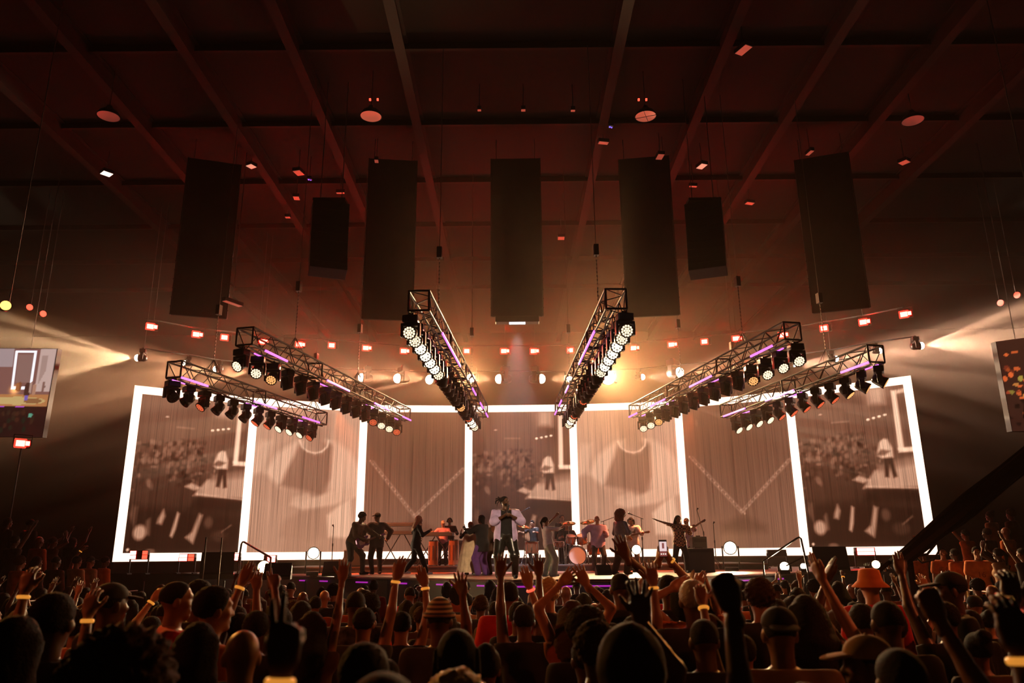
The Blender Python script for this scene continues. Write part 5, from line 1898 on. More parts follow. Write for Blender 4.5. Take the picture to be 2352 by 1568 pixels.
# plaid shirt singer with one arm out
loc, h = stand(1557, 20.6, 1181)
person('woman in plaid shirt with long dark hair stretching one arm out to the left', loc, PI - 0.15, h * 0.985, 1.08, True, 'mid', 'long', 'black', 'plaid', 'long', 'charcoal', 'black', head=(0.5, 0.1, 0), cell=0.016, group=GB, loose=0.03, toplen=0.04,
       RA=dict(w=(0.70, 0.10, 1.38), hint=(0.2, -0.6, -0.8), hand='flat', palm=(0, 0.3, 1)), LA=dict(w=(-0.24, 0.22, 1.14), hint=(-0.4, -0.5, -0.9), hand='fist', palm=(1, 0, 0)), feet=((0.18, 0.0), (-0.18, 0.02)))
# bassist
loc, h = stand(1577, 23.2, 1187)
person('bassist in lilac shirt standing behind the plaid-shirted singer', loc, PI - 0.7, h * 0.985, 1.05, False, 'dark', 'crop', 'black', 'lavender', 'short', 'charcoal', 'black', head=(-0.3, -0.1, 0), cell=0.018, group=GB, loose=0.03, toplen=0.08,
       RA=dict(w=(0.10, 0.28, 0.98), hint=(0.4, -0.5, -0.9), hand='relax', palm=(0, -1, 0)), LA=dict(w=(-0.40, 0.36, 1.22), hint=(-0.4, -0.5, -0.9), hand='hold', palm=(0.3, -0.7, 0.4)))
gp = Matrix.Translation(loc) @ Matrix.Rotation(PI - 0.7, 4, 'Z')
guitar('dark bass guitar with its neck pointing up to the right', gp @ Vector((0.12, 0.26, 0.96)), gp.to_3x3() @ Vector((-0.85, 0.15, 0.42)), gp.to_3x3() @ Vector((0, 1, 0.1)), M_gblack, 1.2)

# ------------------------------------------------------------------ the audience
HX = {'afro': 0.055, 'bigcurl': 0.06, 'curl': 0.02, 'beanie': 0.03, 'cap': 0.015, 'backcap': 0.015, 'bucket': 0.015, 'hood': 0.045, 'topbun': 0.075, 'bun': 0.03}
OCC = []
SIGHT = []      # heads and hands the photograph shows clearly


def to_px(p):
    r = Vector(p) - CAM
    k = r.dot(FWD)
    return 1176 + F_PX * r.dot(RIGHT) / k, 784 - F_PX * r.dot(UP) / k


def blocks(x, y, top):
    px, py = to_px((x, y, top))
    half = 0.13 * F_PX / y
    return any(y < sd - 0.3 and abs(px - sx) < half + 0.07 * F_PX / sd and py < sy + 0.30 * F_PX / sd for sx, sy, sd in SIGHT)




def to_body(w, loc, rz):
    return tuple(Matrix.Rotation(-rz, 3, 'Z') @ (Vector(w) - Vector(loc)))


CR_X, CR_Y = at_y(2085, 1280, 10.5).x, 10.5
for dx_ in (-0.45, 0.0, 0.45):
    for dy_ in (-0.45, 0.0, 0.45):
        OCC.append((CR_X + dx_, CR_Y + dy_))


def free(x, y, r=0.46):
    return all((x - a) ** 2 + (y - b) ** 2 >= r * r for a, b in OCC)


def hero(label, cx, top_y, d, arms=None, rz=0.0, base=0.0, **k):
    for dd in (0, 0.15, -0.15, 0.3, -0.3, 0.45, -0.45, 0.6, -0.6, 0.75, -0.75, 0.9, 1.05, 1.2, 1.35, 1.5, 1.7):
        p = at_y(cx, top_y, d + dd)
        if free(p.x, p.y):
            break
    d = d + dd
    SIGHT.append((cx, top_y, d))
    hk = k.get('hairk', 'short')
    ex = max([HX.get(q, 0.01) for q in (hk if isinstance(hk, list) else [hk]) if q] + [0.0])
    H = min(max(p.z - base - ex, 1.5), 1.98)
    loc = Vector((p.x, p.y, base))
    kw = dict(cell=0.022, skin='dark', noface=True, name='audience_member', group='audience members standing out of the crowd', loose=0.022, toplen=0.06)
    kw.update(k)
    for sd, key in ((1, 'RA'), (-1, 'LA')):
        a = (arms or {}).get('R' if sd == 1 else 'L')
        if a:
            q = at_y(a[0], a[1], a[2] if len(a) > 2 and a[2] else d)
            kw[key] = dict(w=to_body(q, loc, rz), hint=(sd * 0.9, -0.25, -0.35), hand=a[3] if len(a) > 3 else 'open', palm=(0, 1, 0), cell=0.0046 if d < 5 else 0.006)
            if len(a) > 4:
                kw[key].update(a[4])
    OCC.append((loc.x, loc.y))
    return person(label, loc, rz, H, **kw)


def arm_person(label, side, wx, wy, d, handk='open', up=0.60, dx=0.0, head=None, **k):
    """someone known mainly by a raised arm: the body stands below the wrist"""
    q = at_y(wx, wy, d)
    SIGHT.append((wx, wy, d))
    rz = k.pop('rz', 0.0)
    lean = k.pop('out', 0.10)
    H = k.pop('H', 1.75)
    bx_ = q.x - side * (0.19 + lean) + dx
    for ox, oy in ((0, 0), (0, -0.15), (0, 0.15), (-0.15, -0.1), (0.15, -0.1), (0, -0.3), (0.2, 0.15), (-0.2, 0.15), (0.28, 0), (-0.28, 0), (0.2, -0.3), (-0.2, -0.3), (0, 0.35), (0, -0.42), (0.3, 0.3), (-0.3, 0.3), (0.42, 0), (-0.42, 0), (0.35, -0.3), (-0.35, -0.3), (0, 0.5), (0, -0.55), (0.45, 0.25), (-0.45, 0.25), (0.3, 0.5), (-0.3, 0.5), (0.5, -0.2), (-0.5, -0.2), (0.3, -0.5), (-0.3, -0.5)):
        if free(bx_ + ox, q.y - 0.05 + oy):
            break
    loc = Vector((bx_ + ox, q.y - 0.05 + oy, 0))
    kw = dict(cell=0.022, skin='dark', noface=True, name='audience_member', group='audience members standing out of the crowd', loose=0.022, toplen=0.06)
    hx = k.pop('arm', {})
    kw.update(k)
    A = dict(w=to_body(q, loc, rz), hint=(side * 0.9, -0.2, -0.4), hand=handk, palm=(0, 1, 0), cell=0.0046 if d < 5 else 0.006)
    A.update(hx)
    kw['RA' if side == 1 else 'LA'] = A
    OCC.append((loc.x, loc.y))
    return person(label, loc, rz, H, **kw)


# --- nearest people
hero('dark hooded figure looming large in the foreground right of centre', 1444, 1436, 3.0, bulk=1.15, hairk=['short', 'hood'], top='black', hatc='black')
arm_person('foreground person whose splayed dark hand rises above the big hood', 1, 1472, 1424, 3.5, 'wide', H=1.70, out=-0.12, dx=0.02, arm=dict(palm=(0.1, 1, 0.1), dir=(0.05, 0.15, 1)))
arm_person('foreground person raising a two-finger hand with a wide glowing wristband', 1, 668, 1402, 2.05, 'two', H=1.66, out=0.02, bands=((1, 0),), arm=dict(dir=(0.0, 0.05, 1), palm=(0, 1, 0.0)), top='black', sleeves='long')
arm_person('foreground person punching a dark-sleeved fist high at right of centre', -1, 1674, 1352, 2.7, 'fist', H=1.74, out=-0.20, dx=0.22, arm=dict(dir=(-0.25, 0.1, 1), palm=(0.2, 1, 0)), top='black', bulk=1.15)
hero('person with a huge dark curly head at the lower left edge of the foreground', 286, 1447, 2.7, hairk='bigcurl', hairc='brown', top='charcoal')
hero('person with pale blond curls at the bottom edge left of centre', 1047, 1541, 2.5, hairk='curl', hairc='blonde', top='brown')
hero('broad dark head at the bottom left of centre, low in the frame', 838, 1470, 3.0, hairk='short', top='black', bulk=1.1)
hero('dark domed head at the bottom edge between two bigger heads', 880, 1530, 2.5, hairk='crop', top='black', bulk=1.1)
hero('person with long braids and round dark head in the lower middle', 1050, 1440, 3.9, fem=True, hairk='braids', top='black')
hero('person with lit wavy hair beside the big foreground hood', 1365, 1425, 4.0, hairk='curl', hairc='brown', top='brown', fem=True)
hero('dark round head directly left of the big foreground hood', 1346, 1460, 3.3, hairk='short', top='black', rz=0.2)
hero('near person with smooth round head at the lower right, lit on its left rim', 2062, 1480, 2.7, hairk='crop', top='black', bulk=1.1)
hero('person in pale peach cap with its brim pointing left at lower right', 1990, 1452, 3.7, rz=1.35, hairk=['crop', 'cap'], top='tan', hatc='tan')
hero('person in backward dark cap and peach shirt right of the raised fist', 1786, 1388, 4.3, rz=-0.1, hairk=['crop', 'backcap'], top='tan', hatc='charcoal', bulk=1.15, sleeves='short', skin='mid')
arm_person('person raising a thin bare arm at lower right, rimmed with yellow light', -1, 2140, 1396, 3.1, 'fist', H=1.72, out=-0.1, dx=0.12, arm=dict(dir=(-0.2, 0.2, 1)), sleeves='short', skin='mid')
arm_person('person at the right edge wearing a big glowing wristband', -1, 2335, 1480, 2.3, 'relax', H=1.66, out=0.0, bands=((-1, 0),))
arm_person('person at right with a red glowing wristband', -1, 2326, 1384, 3.6, 'relax', H=1.7, out=0.0, bands=((-1, 1),))
# --- middle rows
hero('person in striped knitted beanie in the middle of the crowd', 1010, 1372, 5.7, hairk=['crop', 'beanie', 'cuff'], top='charcoal', hatc='beanie_stripe')
hero('short-haired person in black tee left of the beanie, seen from behind', 818, 1354, 7.2, hairk='crop', top='tee_print', sleeves='short', bulk=1.1)
arm_person('person stretching a long bare arm with spread fingers left of centre', 1, 788, 1318, 6.2, 'open', H=1.74, out=0.02, skin='mid', sleeves='short', top='brown', hairk='long', fem=True, arm=dict(dir=(0.06, 0.1, 1), hint=(1, -0.2, 0)))
arm_person('person raising a dark sleeve with a glowing wristband below the auburn dancer', 1, 911, 1322, 6.6, 'flat', H=1.74, out=0.06, bands=((1, 0),), top='charcoal', arm=dict(dir=(0.35, 0.1, 1)), skin='mid')
arm_person('person with small raised hand and glowing wristband under the cream skirt', 1, 976, 1342, 7.0, 'flat', H=1.68, out=0.0, bands=((1, 0),), arm=dict(dir=(-0.3, 0.1, 1)), skin='mid', sleeves='short')
arm_person('person with bare arm straight up just right of the beanie', 1, 1061, 1352, 5.9, 'open', H=1.72, out=-0.05, sleeves='short', skin='mid', top='charcoal', arm=dict(palm=(0.2, 1, 0)))
arm_person("person raising a dark hand right at the lead singer's boots", -1, 1150, 1316, 6.6, 'open', H=1.75, out=0.0, top='black')
arm_person('person lifting a lit hand with glowing wristband right of the lead singer', -1, 1208, 1326, 6.8, 'flat', H=1.70, out=0.0, bands=((-1, 1),), skin='tan', top='black')
arm_person('person raising a dark open hand below the woman in cream trousers', 1, 1238, 1308, 7.2, 'open', H=1.74, out=0.0, top='black')
hero('black-haired person in bright red shirt below the lead singer', 1168, 1333, 7.6, hairk='short', top='red', sleeves='short', bulk=1.05, skin='mid')
hero('person with short blond hair below the woman in cream trousers', 1259, 1328, 7.4, hairk='curl', hairc='blonde', top='grey', skin='light')
hero('person with both bare arms up and hands crossing near each other', 1315, 1376, 6.2, arms={'L': (1290, 1338, 6.2, 'open'), 'R': (1346, 1340, 6.2, 'open', dict(dir=(-0.45, 0.1, 1)))}, hairk='long', hairc='brown', fem=True, top='rust', skin='tan')
hero('person with a big round afro in the lower middle of the crowd', 1344, 1391, 5.3, hairk='afro', top='black')
hero('tall short-haired person raising a black-sleeved arm towards the white-shirted guitarist', 1424, 1304, 7.2, hairk='crop', top='black', bulk=1.1, arms={'R': (1438, 1278, 7.0, 'open', dict(dir=(-0.35, 0.1, 1), hint=(1, 0, 0.1)))})
arm_person('person in orange sleeve raising an open hand with a pale glowing bracelet', 1, 1500, 1338, 6.0, 'open', H=1.70, out=-0.02, top='orange', skin='mid', bands=((1, 0),))
hero('person filming with a phone held up in both hands right of centre', 1534, 1318, 7.6, hairk='short', top='black', arms={'L': (1514, 1284, 7.4, 'hold', dict(palm=(0.9, 0.3, 0), dir=(0.2, 0.1, 1))), 'R': (1536, 1282, 7.4, 'hold', dict(palm=(-0.9, 0.3, 0), dir=(-0.3, 0.1, 1)))}, bands=((1, 0),), skin='mid')
PHP = at_y(1523, 1259, 7.32)
ph = empty('smartphone', PHP, 0.0, 'glowing smartphone held up to film the stage', 'phone')
MB().bbox((0, 0.005, 0), (0.076, 0.009, 0.155), 0.004).build('case', M_black, ph)
M_ps = mat('phone_screen', (0.02, 0.02, 0.02), 0.2, emit=(0.85, 0.62, 0.62), es=1.0)
M_ps2 = mat('phone_screen_dark', (0.02, 0.02, 0.02), 0.2, emit=(0.25, 0.06, 0.05), es=1.0)
M_ps3 = mat('phone_buttons', (0.02, 0.02, 0.02), 0.2, emit=(1.0, 0.85, 0.75), es=1.2)
MB().box((0, -0.0015, 0.018), (0.066, 0.003, 0.085)).build('screen', M_ps, ph)
MB().box((0, -0.0015, -0.048), (0.066, 0.003, 0.044)).build('controls', M_ps2, ph)
MB().box((0, -0.004, 0.024), (0.020, 0.002, 0.05)).build('screen_figure', M_ps2, ph)
for x in (-0.02, 0.0, 0.02):
    MB().lathe([(0.0, 0), (0.006, 0), (0.006, 0.002), (0.0, 0.002)], 10, Matrix.Translation((x, -0.003, -0.05)) @ Matrix.Rotation(PI / 2, 4, 'X')).build('button', M_ps3, ph)
hero('grey-haired person seen from behind right of the phone', 1590, 1328, 5.8, hairk='short', hairc='grey', top='charcoal', bulk=1.1)
hero('person in orange jumper with shoulders raised behind the grey head', 1575, 1335, 6.8, hairk='bob', hairc='black', top='orange', skin='tan', arms={'L': (1545, 1350, 6.7, 'flat')})
arm_person('person lifting a wrist with a pale glowing bracelet beside the grey head', -1, 1613, 1380, 5.4, 'relax', H=1.64, out=0.0, bands=((-1, 0),), skin='mid')
hero('person with an earring and dark cropped hair below the grey head', 1615, 1416, 5.2, hairk='crop', top='black')
hero('person clapping hands overhead below the plaid-shirted singer', 1606, 1340, 7.4, arms={'L': (1590, 1318, 7.3, 'flat', dict(palm=(1, 0.2, 0), dir=(0.2, 0, 1))), 'R': (1618, 1316, 7.3, 'flat', dict(palm=(-1, 0.2, 0), dir=(-0.2, 0, 1)))}, skin='tan', top='rust', hairk='long', fem=True)
arm_person('person holding one hand flat and high right of the clapping hands', 1, 1633, 1302, 8.0, 'flat', H=1.72, out=0.0, skin='tan', top='brown')
hero('person with tousled hair lit from the left, right of the raised fist', 1742, 1328, 6.4, hairk='curl', hairc='brown', top='charcoal', skin='tan')
hero('person with long dark hair in the right middle of the crowd', 1848, 1363, 5.4, hairk='long', fem=True, top='charcoal')
arm_person('person stretching a bare forearm from a rolled peach sleeve at right', -1, 1880, 1316, 5.4, 'flat', H=1.78, out=-0.1, dx=0.14, top='tan', sleeves='elbow', skin='tan', arm=dict(palm=(1, 0.2, 0), hint=(-0.6, -0.3, -0.3)))
arm_person('person raising a black sleeve beside the bare forearm at right', -1, 1899, 1330, 5.9, 'flat', H=1.78, out=-0.2, dx=0.22, top='black', arm=dict(palm=(1, 0.2, 0)))
hero('person in orange bucket hat and red shirt near the right stage end', 1994, 1296, 7.6, hairk=['bucket'], hatc='orange', top='red', skin='tan')
hero('smooth-headed tall person right of the peach cap', 2033, 1374, 5.4, hairk='crop', top='black')
hero('person in dark peaked cap facing left near the crane', 2178, 1288, 6.4, rz=1.3, hairk=['crop', 'cap'], hatc='charcoal', top='black', bulk=1.1)
arm_person('person raising a dark hand in front of the crane foot', -1, 2071, 1316, 6.2, 'flat', H=1.78, out=0.0, top='black')
# --- left side
hero('man in bright red hooded top turning right at left of the crowd', 408, 1313, 5.9, rz=-1.1, hairk='crop', top='red', hatc='red', bulk=1.1, skin='mid')
hero('tall man in peach tee with profile turned right at left', 491, 1342, 5.0, rz=-0.9, hairk='short', top='orange', sleeves='short', skin='tan', bulk=1.05)
hero('person with dark hair right behind the red hooded top', 459, 1328, 6.0, hairk='short', top='black')
hero('person with long dark hair below the peach tee', 458, 1425, 4.4, hairk='long', fem=True, top='black')
hero('bald man with lit scalp at lower left of centre', 561, 1438, 4.4, hairk='bald', top='black', skin='tan', rz=0.4)
arm_person('person flinging both lit hands up by the left floor lamp', 1, 590, 1330, 6.6, 'open', H=1.74, out=0.06, skin='tan', top='rust')
arm_person('person holding an open dark hand before the left handrail', -1, 563, 1318, 6.2, 'flat', H=1.74, out=0.0, bands=((-1, 0),), skin='mid')
arm_person('person raising a dark hand with two fingers up before the left floor lamp', 1, 628, 1312, 6.0, 'two', H=1.78, out=0.0, top='black')
hero('person in dark cap with lit brim at far left of the crowd', 256, 1329, 5.6, rz=-0.6, hairk=['crop', 'cap'], hatc='charcoal', top='black')
arm_person('person at far left lifting a wrist with a yellow glowing band', -1, 60, 1338, 5.0, 'relax', H=1.72, out=0.0, bands=((-1, 0),), skin='mid')
arm_person('person at left raising a bare forearm with a yellow glowing band', -1, 207, 1378, 4.6, 'relax', H=1.62, out=-0.1, dx=0.1, bands=((-1, 0),), skin='tan', sleeves='short')
hero('dark-haired person filling the lower left of the crowd', 128, 1352, 4.2, hairk='short', top='black', bulk=1.15)
hero('person with long dark hair at the left edge of the foreground', 40, 1410, 3.4, hairk='long', fem=True, top='black')
hero('person in a dark coat low at the left, under the cap with the lit brim', 250, 1385, 4.3, hairk='bob', top='charcoal')

SIGHT += [(405, 1372, 6.4), (395, 1400, 6.4), (1173, 1400, 7.6), (508, 1450, 5.0), (1830, 1470, 4.3), (1010, 1400, 5.7)]
# --- the rest of the crowd: a set of people repeated
PROTO = {}
DEF = [
    ('short', dict(hairk='short', top='black'), 'short dark hair and a black top'),
    ('crop', dict(hairk='crop', top='charcoal', bulk=1.1), 'cropped hair and a charcoal top'),
    ('long', dict(hairk='long', fem=True, top='black'), 'long dark hair'),
    ('afro', dict(hairk='afro', top='brown'), 'a rounded afro'),
    ('bun', dict(hairk='bun', fem=True, top='maroon'), 'hair tied in a bun'),
    ('curl', dict(hairk='curl', hairc='brown', top='charcoal', skin='mid'), 'tousled brown hair'),
    ('cap', dict(hairk=['crop', 'cap'], hatc='black', top='black'), 'a dark cap'),
    ('braids', dict(hairk='braids', fem=True, top='navy'), 'hanging braids'),
    ('bald', dict(hairk='bald', top='olive', skin='mid'), 'a shaved head'),
    ('bob', dict(hairk='bob', fem=True, hairc='brown', top='brown', skin='tan'), 'a brown bob'),
    ('rarm', dict(hairk='short', top='black', skin='mid', RA=dict(w=(0.24, 0.22, 1.92), hint=(1, -0.2, -0.3), hand='open', cell=0.0075)), 'the right hand raised open'),
    ('larm', dict(hairk='crop', top='rust', sleeves='short', skin='mid', LA=dict(w=(-0.22, 0.20, 1.90), hint=(-1, -0.2, -0.3), hand='open', cell=0.0075)), 'a bare left arm raised'),
    ('both', dict(hairk='long', fem=True, top='charcoal', skin='mid', sleeves='short', RA=dict(w=(0.30, 0.18, 1.86), hint=(1, -0.2, -0.3), hand='open', cell=0.0075), LA=dict(w=(-0.30, 0.18, 1.88), hint=(-1, -0.2, -0.3), hand='open', cell=0.0075)), 'both bare arms raised in a V'),
    ('clap', dict(hairk='pony', fem=True, top='maroon', skin='tan', RA=dict(w=(0.05, 0.28, 1.72), hint=(1, -0.2, -0.5), hand='flat', palm=(-1, 0, 0), dir=(-0.1, 0.1, 1), cell=0.0075), LA=dict(w=(-0.05, 0.28, 1.72), hint=(-1, -0.2, -0.5), hand='flat', palm=(1, 0, 0), dir=(0.1, 0.1, 1), cell=0.0075)), 'hands clapping before the face'),
    ('band', dict(hairk='short', top='black', skin='mid', LA=dict(w=(-0.20, 0.24, 1.86), hint=(-1, -0.2, -0.3), hand='relax', cell=0.0075), bands=((-1, 0),)), 'a glowing wristband on a raised left arm'),
]
for (nm, kw, ds) in DEF:
    k = dict(cell=0.026, noface=True, name='audience_member', loose=0.022, toplen=0.06)
    k.update(kw)
    r_, _, _ = person('x', (0, -5, 0), 0, 1.72, **k)
    PROTO[nm] = [r_, ds, False]
CALM = ['short', 'crop', 'long', 'afro', 'bun', 'curl', 'cap', 'braids', 'bald', 'bob']
WAVE = ['rarm', 'larm', 'both', 'clap', 'band']
TOPS = ['black', 'charcoal', 'navy', 'brown', 'maroon', 'olive', 'black', 'grey', 'rust', 'tan', 'denim', 'red', 'cream']
rnd = random.Random(4)


def place(nm, loc, rz, sc, zone, tops=TOPS):
    pr = PROTO[nm]
    if pr[2]:
        o = copy_tree(pr[0])
    else:
        o = pr[0]
        pr[2] = True
    o.location = loc
    o.rotation_euler = (0, 0, rz)
    o.scale = (sc,) * 3
    o['label'] = f'audience member with {pr[1]}, {zone}'
    o['group'] = f'audience members with {pr[1]}, {zone}'
    for c in o.children:
        if c.name.split('.')[0] == 'top':
            c.material_slots[0].link = 'OBJECT'
            c.material_slots[0].material = CL[rnd.choice(tops)]
    o.material_slots[0].link = 'OBJECT'
    o.material_slots[0].material = M_skin_[rnd.choice(['dark', 'dark', 'mid', 'mid', 'tan'])]
    return o


def edge_depth(x):
    for i in range(len(EDGE) - 1):
        if EDGE[i].x <= x <= EDGE[i + 1].x:
            return EDGE[i].lerp(EDGE[i + 1], (x - EDGE[i].x) / (EDGE[i + 1].x - EDGE[i].x)).y
    return 18.0


d = 3.7
row = 0
n_fill = 0
while d < 16.2:
    xh = d * 0.69 + 0.4
    step = 0.58 + 0.014 * d
    x = -xh + (0.3 if row % 2 else 0.0)
    while x < xh:
        xx = x + rnd.uniform(-0.13, 0.13)
        yy = d + rnd.uniform(-0.18, 0.18)
        x += step
        if yy > edge_depth(xx) - 0.7 or abs(xx) > 8.8:
            continue
        if any((xx - a) ** 2 + (yy - b) ** 2 < 0.47 ** 2 for a, b in OCC):
            continue
        if blocks(xx, yy, 1.66):
            continue
        side = 'left' if xx < -0.22 * d else ('right' if xx > 0.22 * d else 'middle')
        zone = ('near the camera, ' if d < 6 else 'halfway to the stage, ' if d < 10 else 'close to the stage, ') + side
        nm = rnd.choice(WAVE) if (d > 6.2 and (d < 9 or abs(xx) > 0.3 * d) and rnd.random() < 0.2) else rnd.choice(CALM)
        place(nm, (xx, yy, 0), rnd.uniform(-0.35, 0.35), rnd.uniform(0.90, 0.99), zone)
        OCC.append((xx, yy))
        n_fill += 1
    d += 0.9
    row += 1
print('filled', n_fill)

# ------------------------------------------------------------------ hanging black panels above the stage
M_drape = mat('black_drape', (0.012, 0.011, 0.010), 0.9, noise=0.2, nscale=3)
BAN = [(456, 728, 1.62, 'far left'), (890, 735, 1.55, 'left of the centre'), (1188, 727, 1.6, 'in the centre, lamp housing below it'), (1500, 727, 1.62, 'right of the centre'), (1932, 714, 1.65, 'far right')]
for (x, y, w, where) in BAN:
    p = at_y(x, y, 22.8)
    hgt = ZC - 0.75 - p.z
    r = empty('hanging_black_panel', p, 0, f'tall black hanging panel under the roof, {where}', 'panel', 'black panels hanging from the roof')
    r.rotation_euler = (0, 0, math.atan2(-p.x, 40) * -1 if False else math.atan2(p.x, 30) * -1)
    MB().bbox((0, 0, hgt / 2), (w, 0.10, hgt), 0.02).build('panel', M_drape, r)
    for s in (-1, 1):
        MB().box((s * (w / 2 + 0.015), 0, hgt / 2), (0.03, 0.12, hgt)).build('edge_rail', M_truss, r)
        MB().tube((s * w * 0.4, 0, hgt), (s * w * 0.4, 0, ZC - 0.01 - p.z), 0.012, n=5).build('hanger', M_chain, r)
    if 'centre, lamp' in where:
        MB().bbox((0, 0, -0.11), (w * 0.86, 0.3, 0.20), 0.02).build('lamp_housing', M_blackmetal, r)
        MB().box((0, 0, -0.215), (0.5, 0.2, 0.012)).build('lamp_window', mat('pale_blue_window', (0.3, 0.3, 0.35), 0.3, emit=(0.75, 0.82, 1.0), es=5.0), r)
        for dx, e, c in ((-0.0, 11000, 0.56),):
            spot('beam', p + Vector((dx, 0, -0.25)), p + Vector((dx, 0.35, -3)), e, (0.70, 0.78, 1.0), c, 0.15, 0.12, r)
    for k in range(7):
        for s in (-1, 1):
            MB().box((s * (w / 2 + 0.03), -0.12, 0.25 + k * 0.3), (0.02, 0.02, 0.03)).build('pin', M_chrome, r)

# ------------------------------------------------------------------ round roof lamps and small roof fittings
M_dish = mat('lamp_dish_red', (0.55, 0.20, 0.13), 0.5, emit=(0.55, 0.11, 0.06), es=0.6)
M_dishd = mat('lamp_dish_dark', (0.35, 0.12, 0.08), 0.5, emit=(0.3, 0.06, 0.04), es=0.35)
for (x, y, dim, lab) in ((852, 268, 0, 'round dish lamp on the roof, left of centre'), (1483, 268, 0, 'round dish lamp on the roof, right of centre, with a cross wire'), (249, 268, 1, 'dim round dish lamp on the roof at far left'), (2097, 278, 1, 'dim round dish lamp on the roof at far right')):
    p = at_z(x, y, ZC - 1.5)
    r = empty('dish_lamp', p, 0, lab, 'lamp', 'round roof lamps')
    MB().lathe([(0.30, 0.0), (0.315, 0.01), (0.25, 0.14), (0.10, 0.26), (0.07, 0.34), (0.0, 0.34)], 28, caps=False).build('shade', M_blackmetal, r, True)
    MB().lathe([(0.29, 0.012), (0.22, 0.05), (0.0, 0.06)], 28, caps=False).build('dish', M_dishd if dim else M_dish, r, True)
    MB().tube((0, 0, 0.34), (0, 0, 0.9 if x > 2000 else 1.49), 0.012).build('rod', M_chain, r)
    if 'cross' in lab:
        MB().tube((-0.29, 0.1, 0.0), (0.29, -0.1, 0.0), 0.008).tube((-0.1, -0.28, 0), (0.12, 0.27, 0), 0.008).build('cross_wire', M_blackmetal, r)
    if not dim:
        for s in (-1, 1):
            MB().box((s * 0.11, 0.3, 0.75), (0.05, 0.05, 0.06)).build('indicator', M_reddim, r)
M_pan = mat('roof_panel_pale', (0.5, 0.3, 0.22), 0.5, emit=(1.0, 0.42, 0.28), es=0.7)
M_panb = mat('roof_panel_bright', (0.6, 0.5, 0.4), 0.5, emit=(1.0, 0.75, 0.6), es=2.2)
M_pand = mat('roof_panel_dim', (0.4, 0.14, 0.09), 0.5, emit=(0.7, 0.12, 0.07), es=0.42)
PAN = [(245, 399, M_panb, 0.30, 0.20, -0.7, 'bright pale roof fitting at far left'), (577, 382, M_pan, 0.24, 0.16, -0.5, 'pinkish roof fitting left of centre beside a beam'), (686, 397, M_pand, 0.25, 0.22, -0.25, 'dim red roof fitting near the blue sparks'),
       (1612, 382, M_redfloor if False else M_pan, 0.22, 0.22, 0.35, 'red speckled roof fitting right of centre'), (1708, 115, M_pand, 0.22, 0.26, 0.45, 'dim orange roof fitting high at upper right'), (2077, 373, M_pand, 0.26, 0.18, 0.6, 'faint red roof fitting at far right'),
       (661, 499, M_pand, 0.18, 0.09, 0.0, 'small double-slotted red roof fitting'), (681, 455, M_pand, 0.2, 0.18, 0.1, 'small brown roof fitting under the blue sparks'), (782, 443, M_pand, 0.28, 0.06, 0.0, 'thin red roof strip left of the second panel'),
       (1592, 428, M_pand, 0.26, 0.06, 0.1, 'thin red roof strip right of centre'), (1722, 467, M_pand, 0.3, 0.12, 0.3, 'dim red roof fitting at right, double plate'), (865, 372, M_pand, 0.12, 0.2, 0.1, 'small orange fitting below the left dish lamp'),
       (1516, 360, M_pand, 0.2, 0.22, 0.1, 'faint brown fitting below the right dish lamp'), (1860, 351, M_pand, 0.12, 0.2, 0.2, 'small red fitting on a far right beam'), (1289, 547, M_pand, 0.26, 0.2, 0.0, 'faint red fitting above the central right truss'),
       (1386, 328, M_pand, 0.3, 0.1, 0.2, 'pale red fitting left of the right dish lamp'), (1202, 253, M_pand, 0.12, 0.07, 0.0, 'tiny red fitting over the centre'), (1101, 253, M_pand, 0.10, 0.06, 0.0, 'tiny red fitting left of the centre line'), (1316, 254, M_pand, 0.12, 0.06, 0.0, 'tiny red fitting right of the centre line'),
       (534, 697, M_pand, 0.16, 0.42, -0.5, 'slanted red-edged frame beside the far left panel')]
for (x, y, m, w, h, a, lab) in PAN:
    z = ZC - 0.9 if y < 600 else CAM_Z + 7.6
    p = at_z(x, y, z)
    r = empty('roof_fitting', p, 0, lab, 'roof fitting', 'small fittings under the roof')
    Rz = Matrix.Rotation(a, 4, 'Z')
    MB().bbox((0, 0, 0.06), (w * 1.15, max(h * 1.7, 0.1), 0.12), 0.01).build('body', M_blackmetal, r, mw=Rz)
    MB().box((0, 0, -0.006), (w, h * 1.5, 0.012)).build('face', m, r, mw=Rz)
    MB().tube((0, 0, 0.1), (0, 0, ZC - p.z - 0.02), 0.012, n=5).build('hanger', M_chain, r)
M_blue = mat('blue_spark', (0.1, 0.1, 0.3), 0.3, emit=(0.10, 0.08, 1.0), es=3.0)
for (x, y, lab) in ((711, 412, 'tiny blue indicator lamp on the roof at left'), (1403, 291, 'tiny blue indicator lamp on the roof right of centre')):
    p = at_z(x, y, ZC - 0.9)
    r = empty('indicator_lamp', p, 0, lab, 'lamp')
    MB().bbox((0, 0, 0.05), (0.16, 0.16, 0.1), 0.01).build('body', M_blackmetal, r)
    MB().box((-0.03, 0, -0.005), (0.04, 0.05, 0.02)).box((0.03, 0.04, -0.005), (0.03, 0.04, 0.02)).build('diode', M_blue, r)
    MB().tube((0, 0, 0.1), (0, 0, ZC - p.z - 0.02), 0.012, n=5).build('hanger', M_chain, r)
